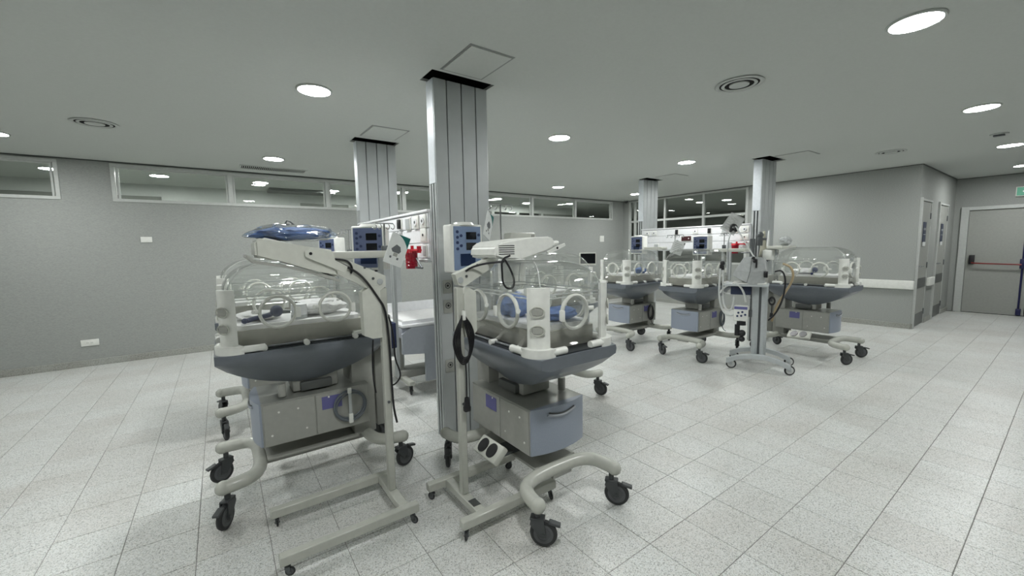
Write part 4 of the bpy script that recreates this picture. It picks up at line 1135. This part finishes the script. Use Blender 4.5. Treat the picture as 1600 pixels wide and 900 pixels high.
t = thing('hanging_plug', 'coiled black lead and plug on the right of the trolley column', 'cable', (5.02, 2.12, 0), radians(-68.9))
for k in range(3):
    b = MB(); b.torus((.115, -.03 + .008 * k, .80), .030 + .004 * k, .006, 'Y', 20, 6, sx=.8, sz=1.2); b.build('lead_loop', 'cable_black', t)
b = MB(); b.cyl((.115, -.02, .76), (.115, -.02, .66), .005); b.cyl((.115, -.02, .665), (.115, -.02, .62), .014, .020); b.build('plug', 'black_plastic', t)
b = MB(); b.box(.075, .12, -.01, .03, .79, .82, .004); b.build('lead_hook', 'alu_dark', t)

# mobile monitor behind the ventilator, left of the rightmost incubator
t = thing('side_equipment_rack', 'grey equipment rack behind the rightmost incubator, with a clipped lamp', 'rack', (6.20, 2.555, 0), 0)
for x_ in (-.16, -.08, .10):
    MB().box(x_ - .015, x_ + .015, .13, .155, .9, 1.52 if x_ < 0 else 1.45, .003, 1).build('post', 'alu_dark', t)
MB().box(-.20, .12, .0, .16, .86, .90, .006).build('rack_shelf', 'cabinet_metal', t)
MB().box(-.19, -.05, .005, .12, .90, 1.12, .01).build('pump_module', 'alu', t)
b = MB()
for k in range(4): b.cyl((-.16 + .03 * k, -.004, 1.05 - .03 * (k % 2)), (-.16 + .03 * k, .006, 1.05 - .03 * (k % 2)), .01, n=8)
b.build('module_knobs', 'black_plastic', t)
b = MB(); b.cyl((.0, .10, 1.42), (.0, .10, 1.56), .035); b.ball((0, .10, 1.57), .045); b.box(.02, .17, .08, .11, 1.50, 1.53, .008, rz=.0, ry=.0); b.build('clip_lamp', 'alu_dark', t)
o = cloth('white_grey_cloth', 'cover_grey', 'grey cloth bag resting on the shelf of the rightmost incubator', (6.42, 2.42, 1.415), (.10, .07, .12), 3.7, 'cloth')
def drape(name, m, lab, c, w_, h_, seed, rz=0):
    b = MB(); n = 14; rows = 10
    rings = []
    for j in range(rows + 1):
        s_ = j / rows; ww = w_ * (.25 + .75 * s_)
        rings.append([(ww * (i / n - .5), .02 * sin(i * 1.7 + seed) * (.4 + s_), -h_ * s_ + .01 * sin(i * 2.3)) for i in range(n + 1)])
    b.loft(rings, False, False, False)
    o = b.build(name, m, None, solid=.006); o.location = c; o.rotation_euler = (0, 0, rz)
    return tag(o, lab, 'cloth')
drape('hanging_towel', 'cloth_cream', 'cream cloth hanging in front of the far right grooved column', (6.33, 2.66, 1.62), .17, .36, 1.0)
drape('hanging_towel', 'paper', 'white cloth strip hanging beside the cream one on the far column', (6.44, 2.64, 1.63), .08, .38, 2.0)

def coil(lab, c, R_, m='cable_black', n=4):
    t = thing('cable_coil', lab, 'cable', c)
    for k in range(n):
        b = MB(); b.torus((.006 * k, -.006 - .007 * (k % 2), -.008 * k), R_ + .005 * (k % 3), .006, 'Y', 28, 6, sx=.7, sz=1.15); b.build('cable_loop', m, t)
    b = MB(); b.sweep([(0, -.01, -R_), (.03, -.015, -R_ - .09), (.09, -.02, -R_ - .12)], .005, 6, 1); b.build('cable_tail', m, t)
    MB().box(-.012, .012, -.022, .0, R_ - .01, R_ + .03, .003).build('coil_hook', 'alu_dark', t)
coil('coiled black cable on the cabinet side of the farthest right-group incubator', (5.16, 3.695, .47), .085)
coil('coiled grey cable on the cabinet side beside the ventilator trolley', (5.44, 2.775, .47), .075, 'cable_grey')
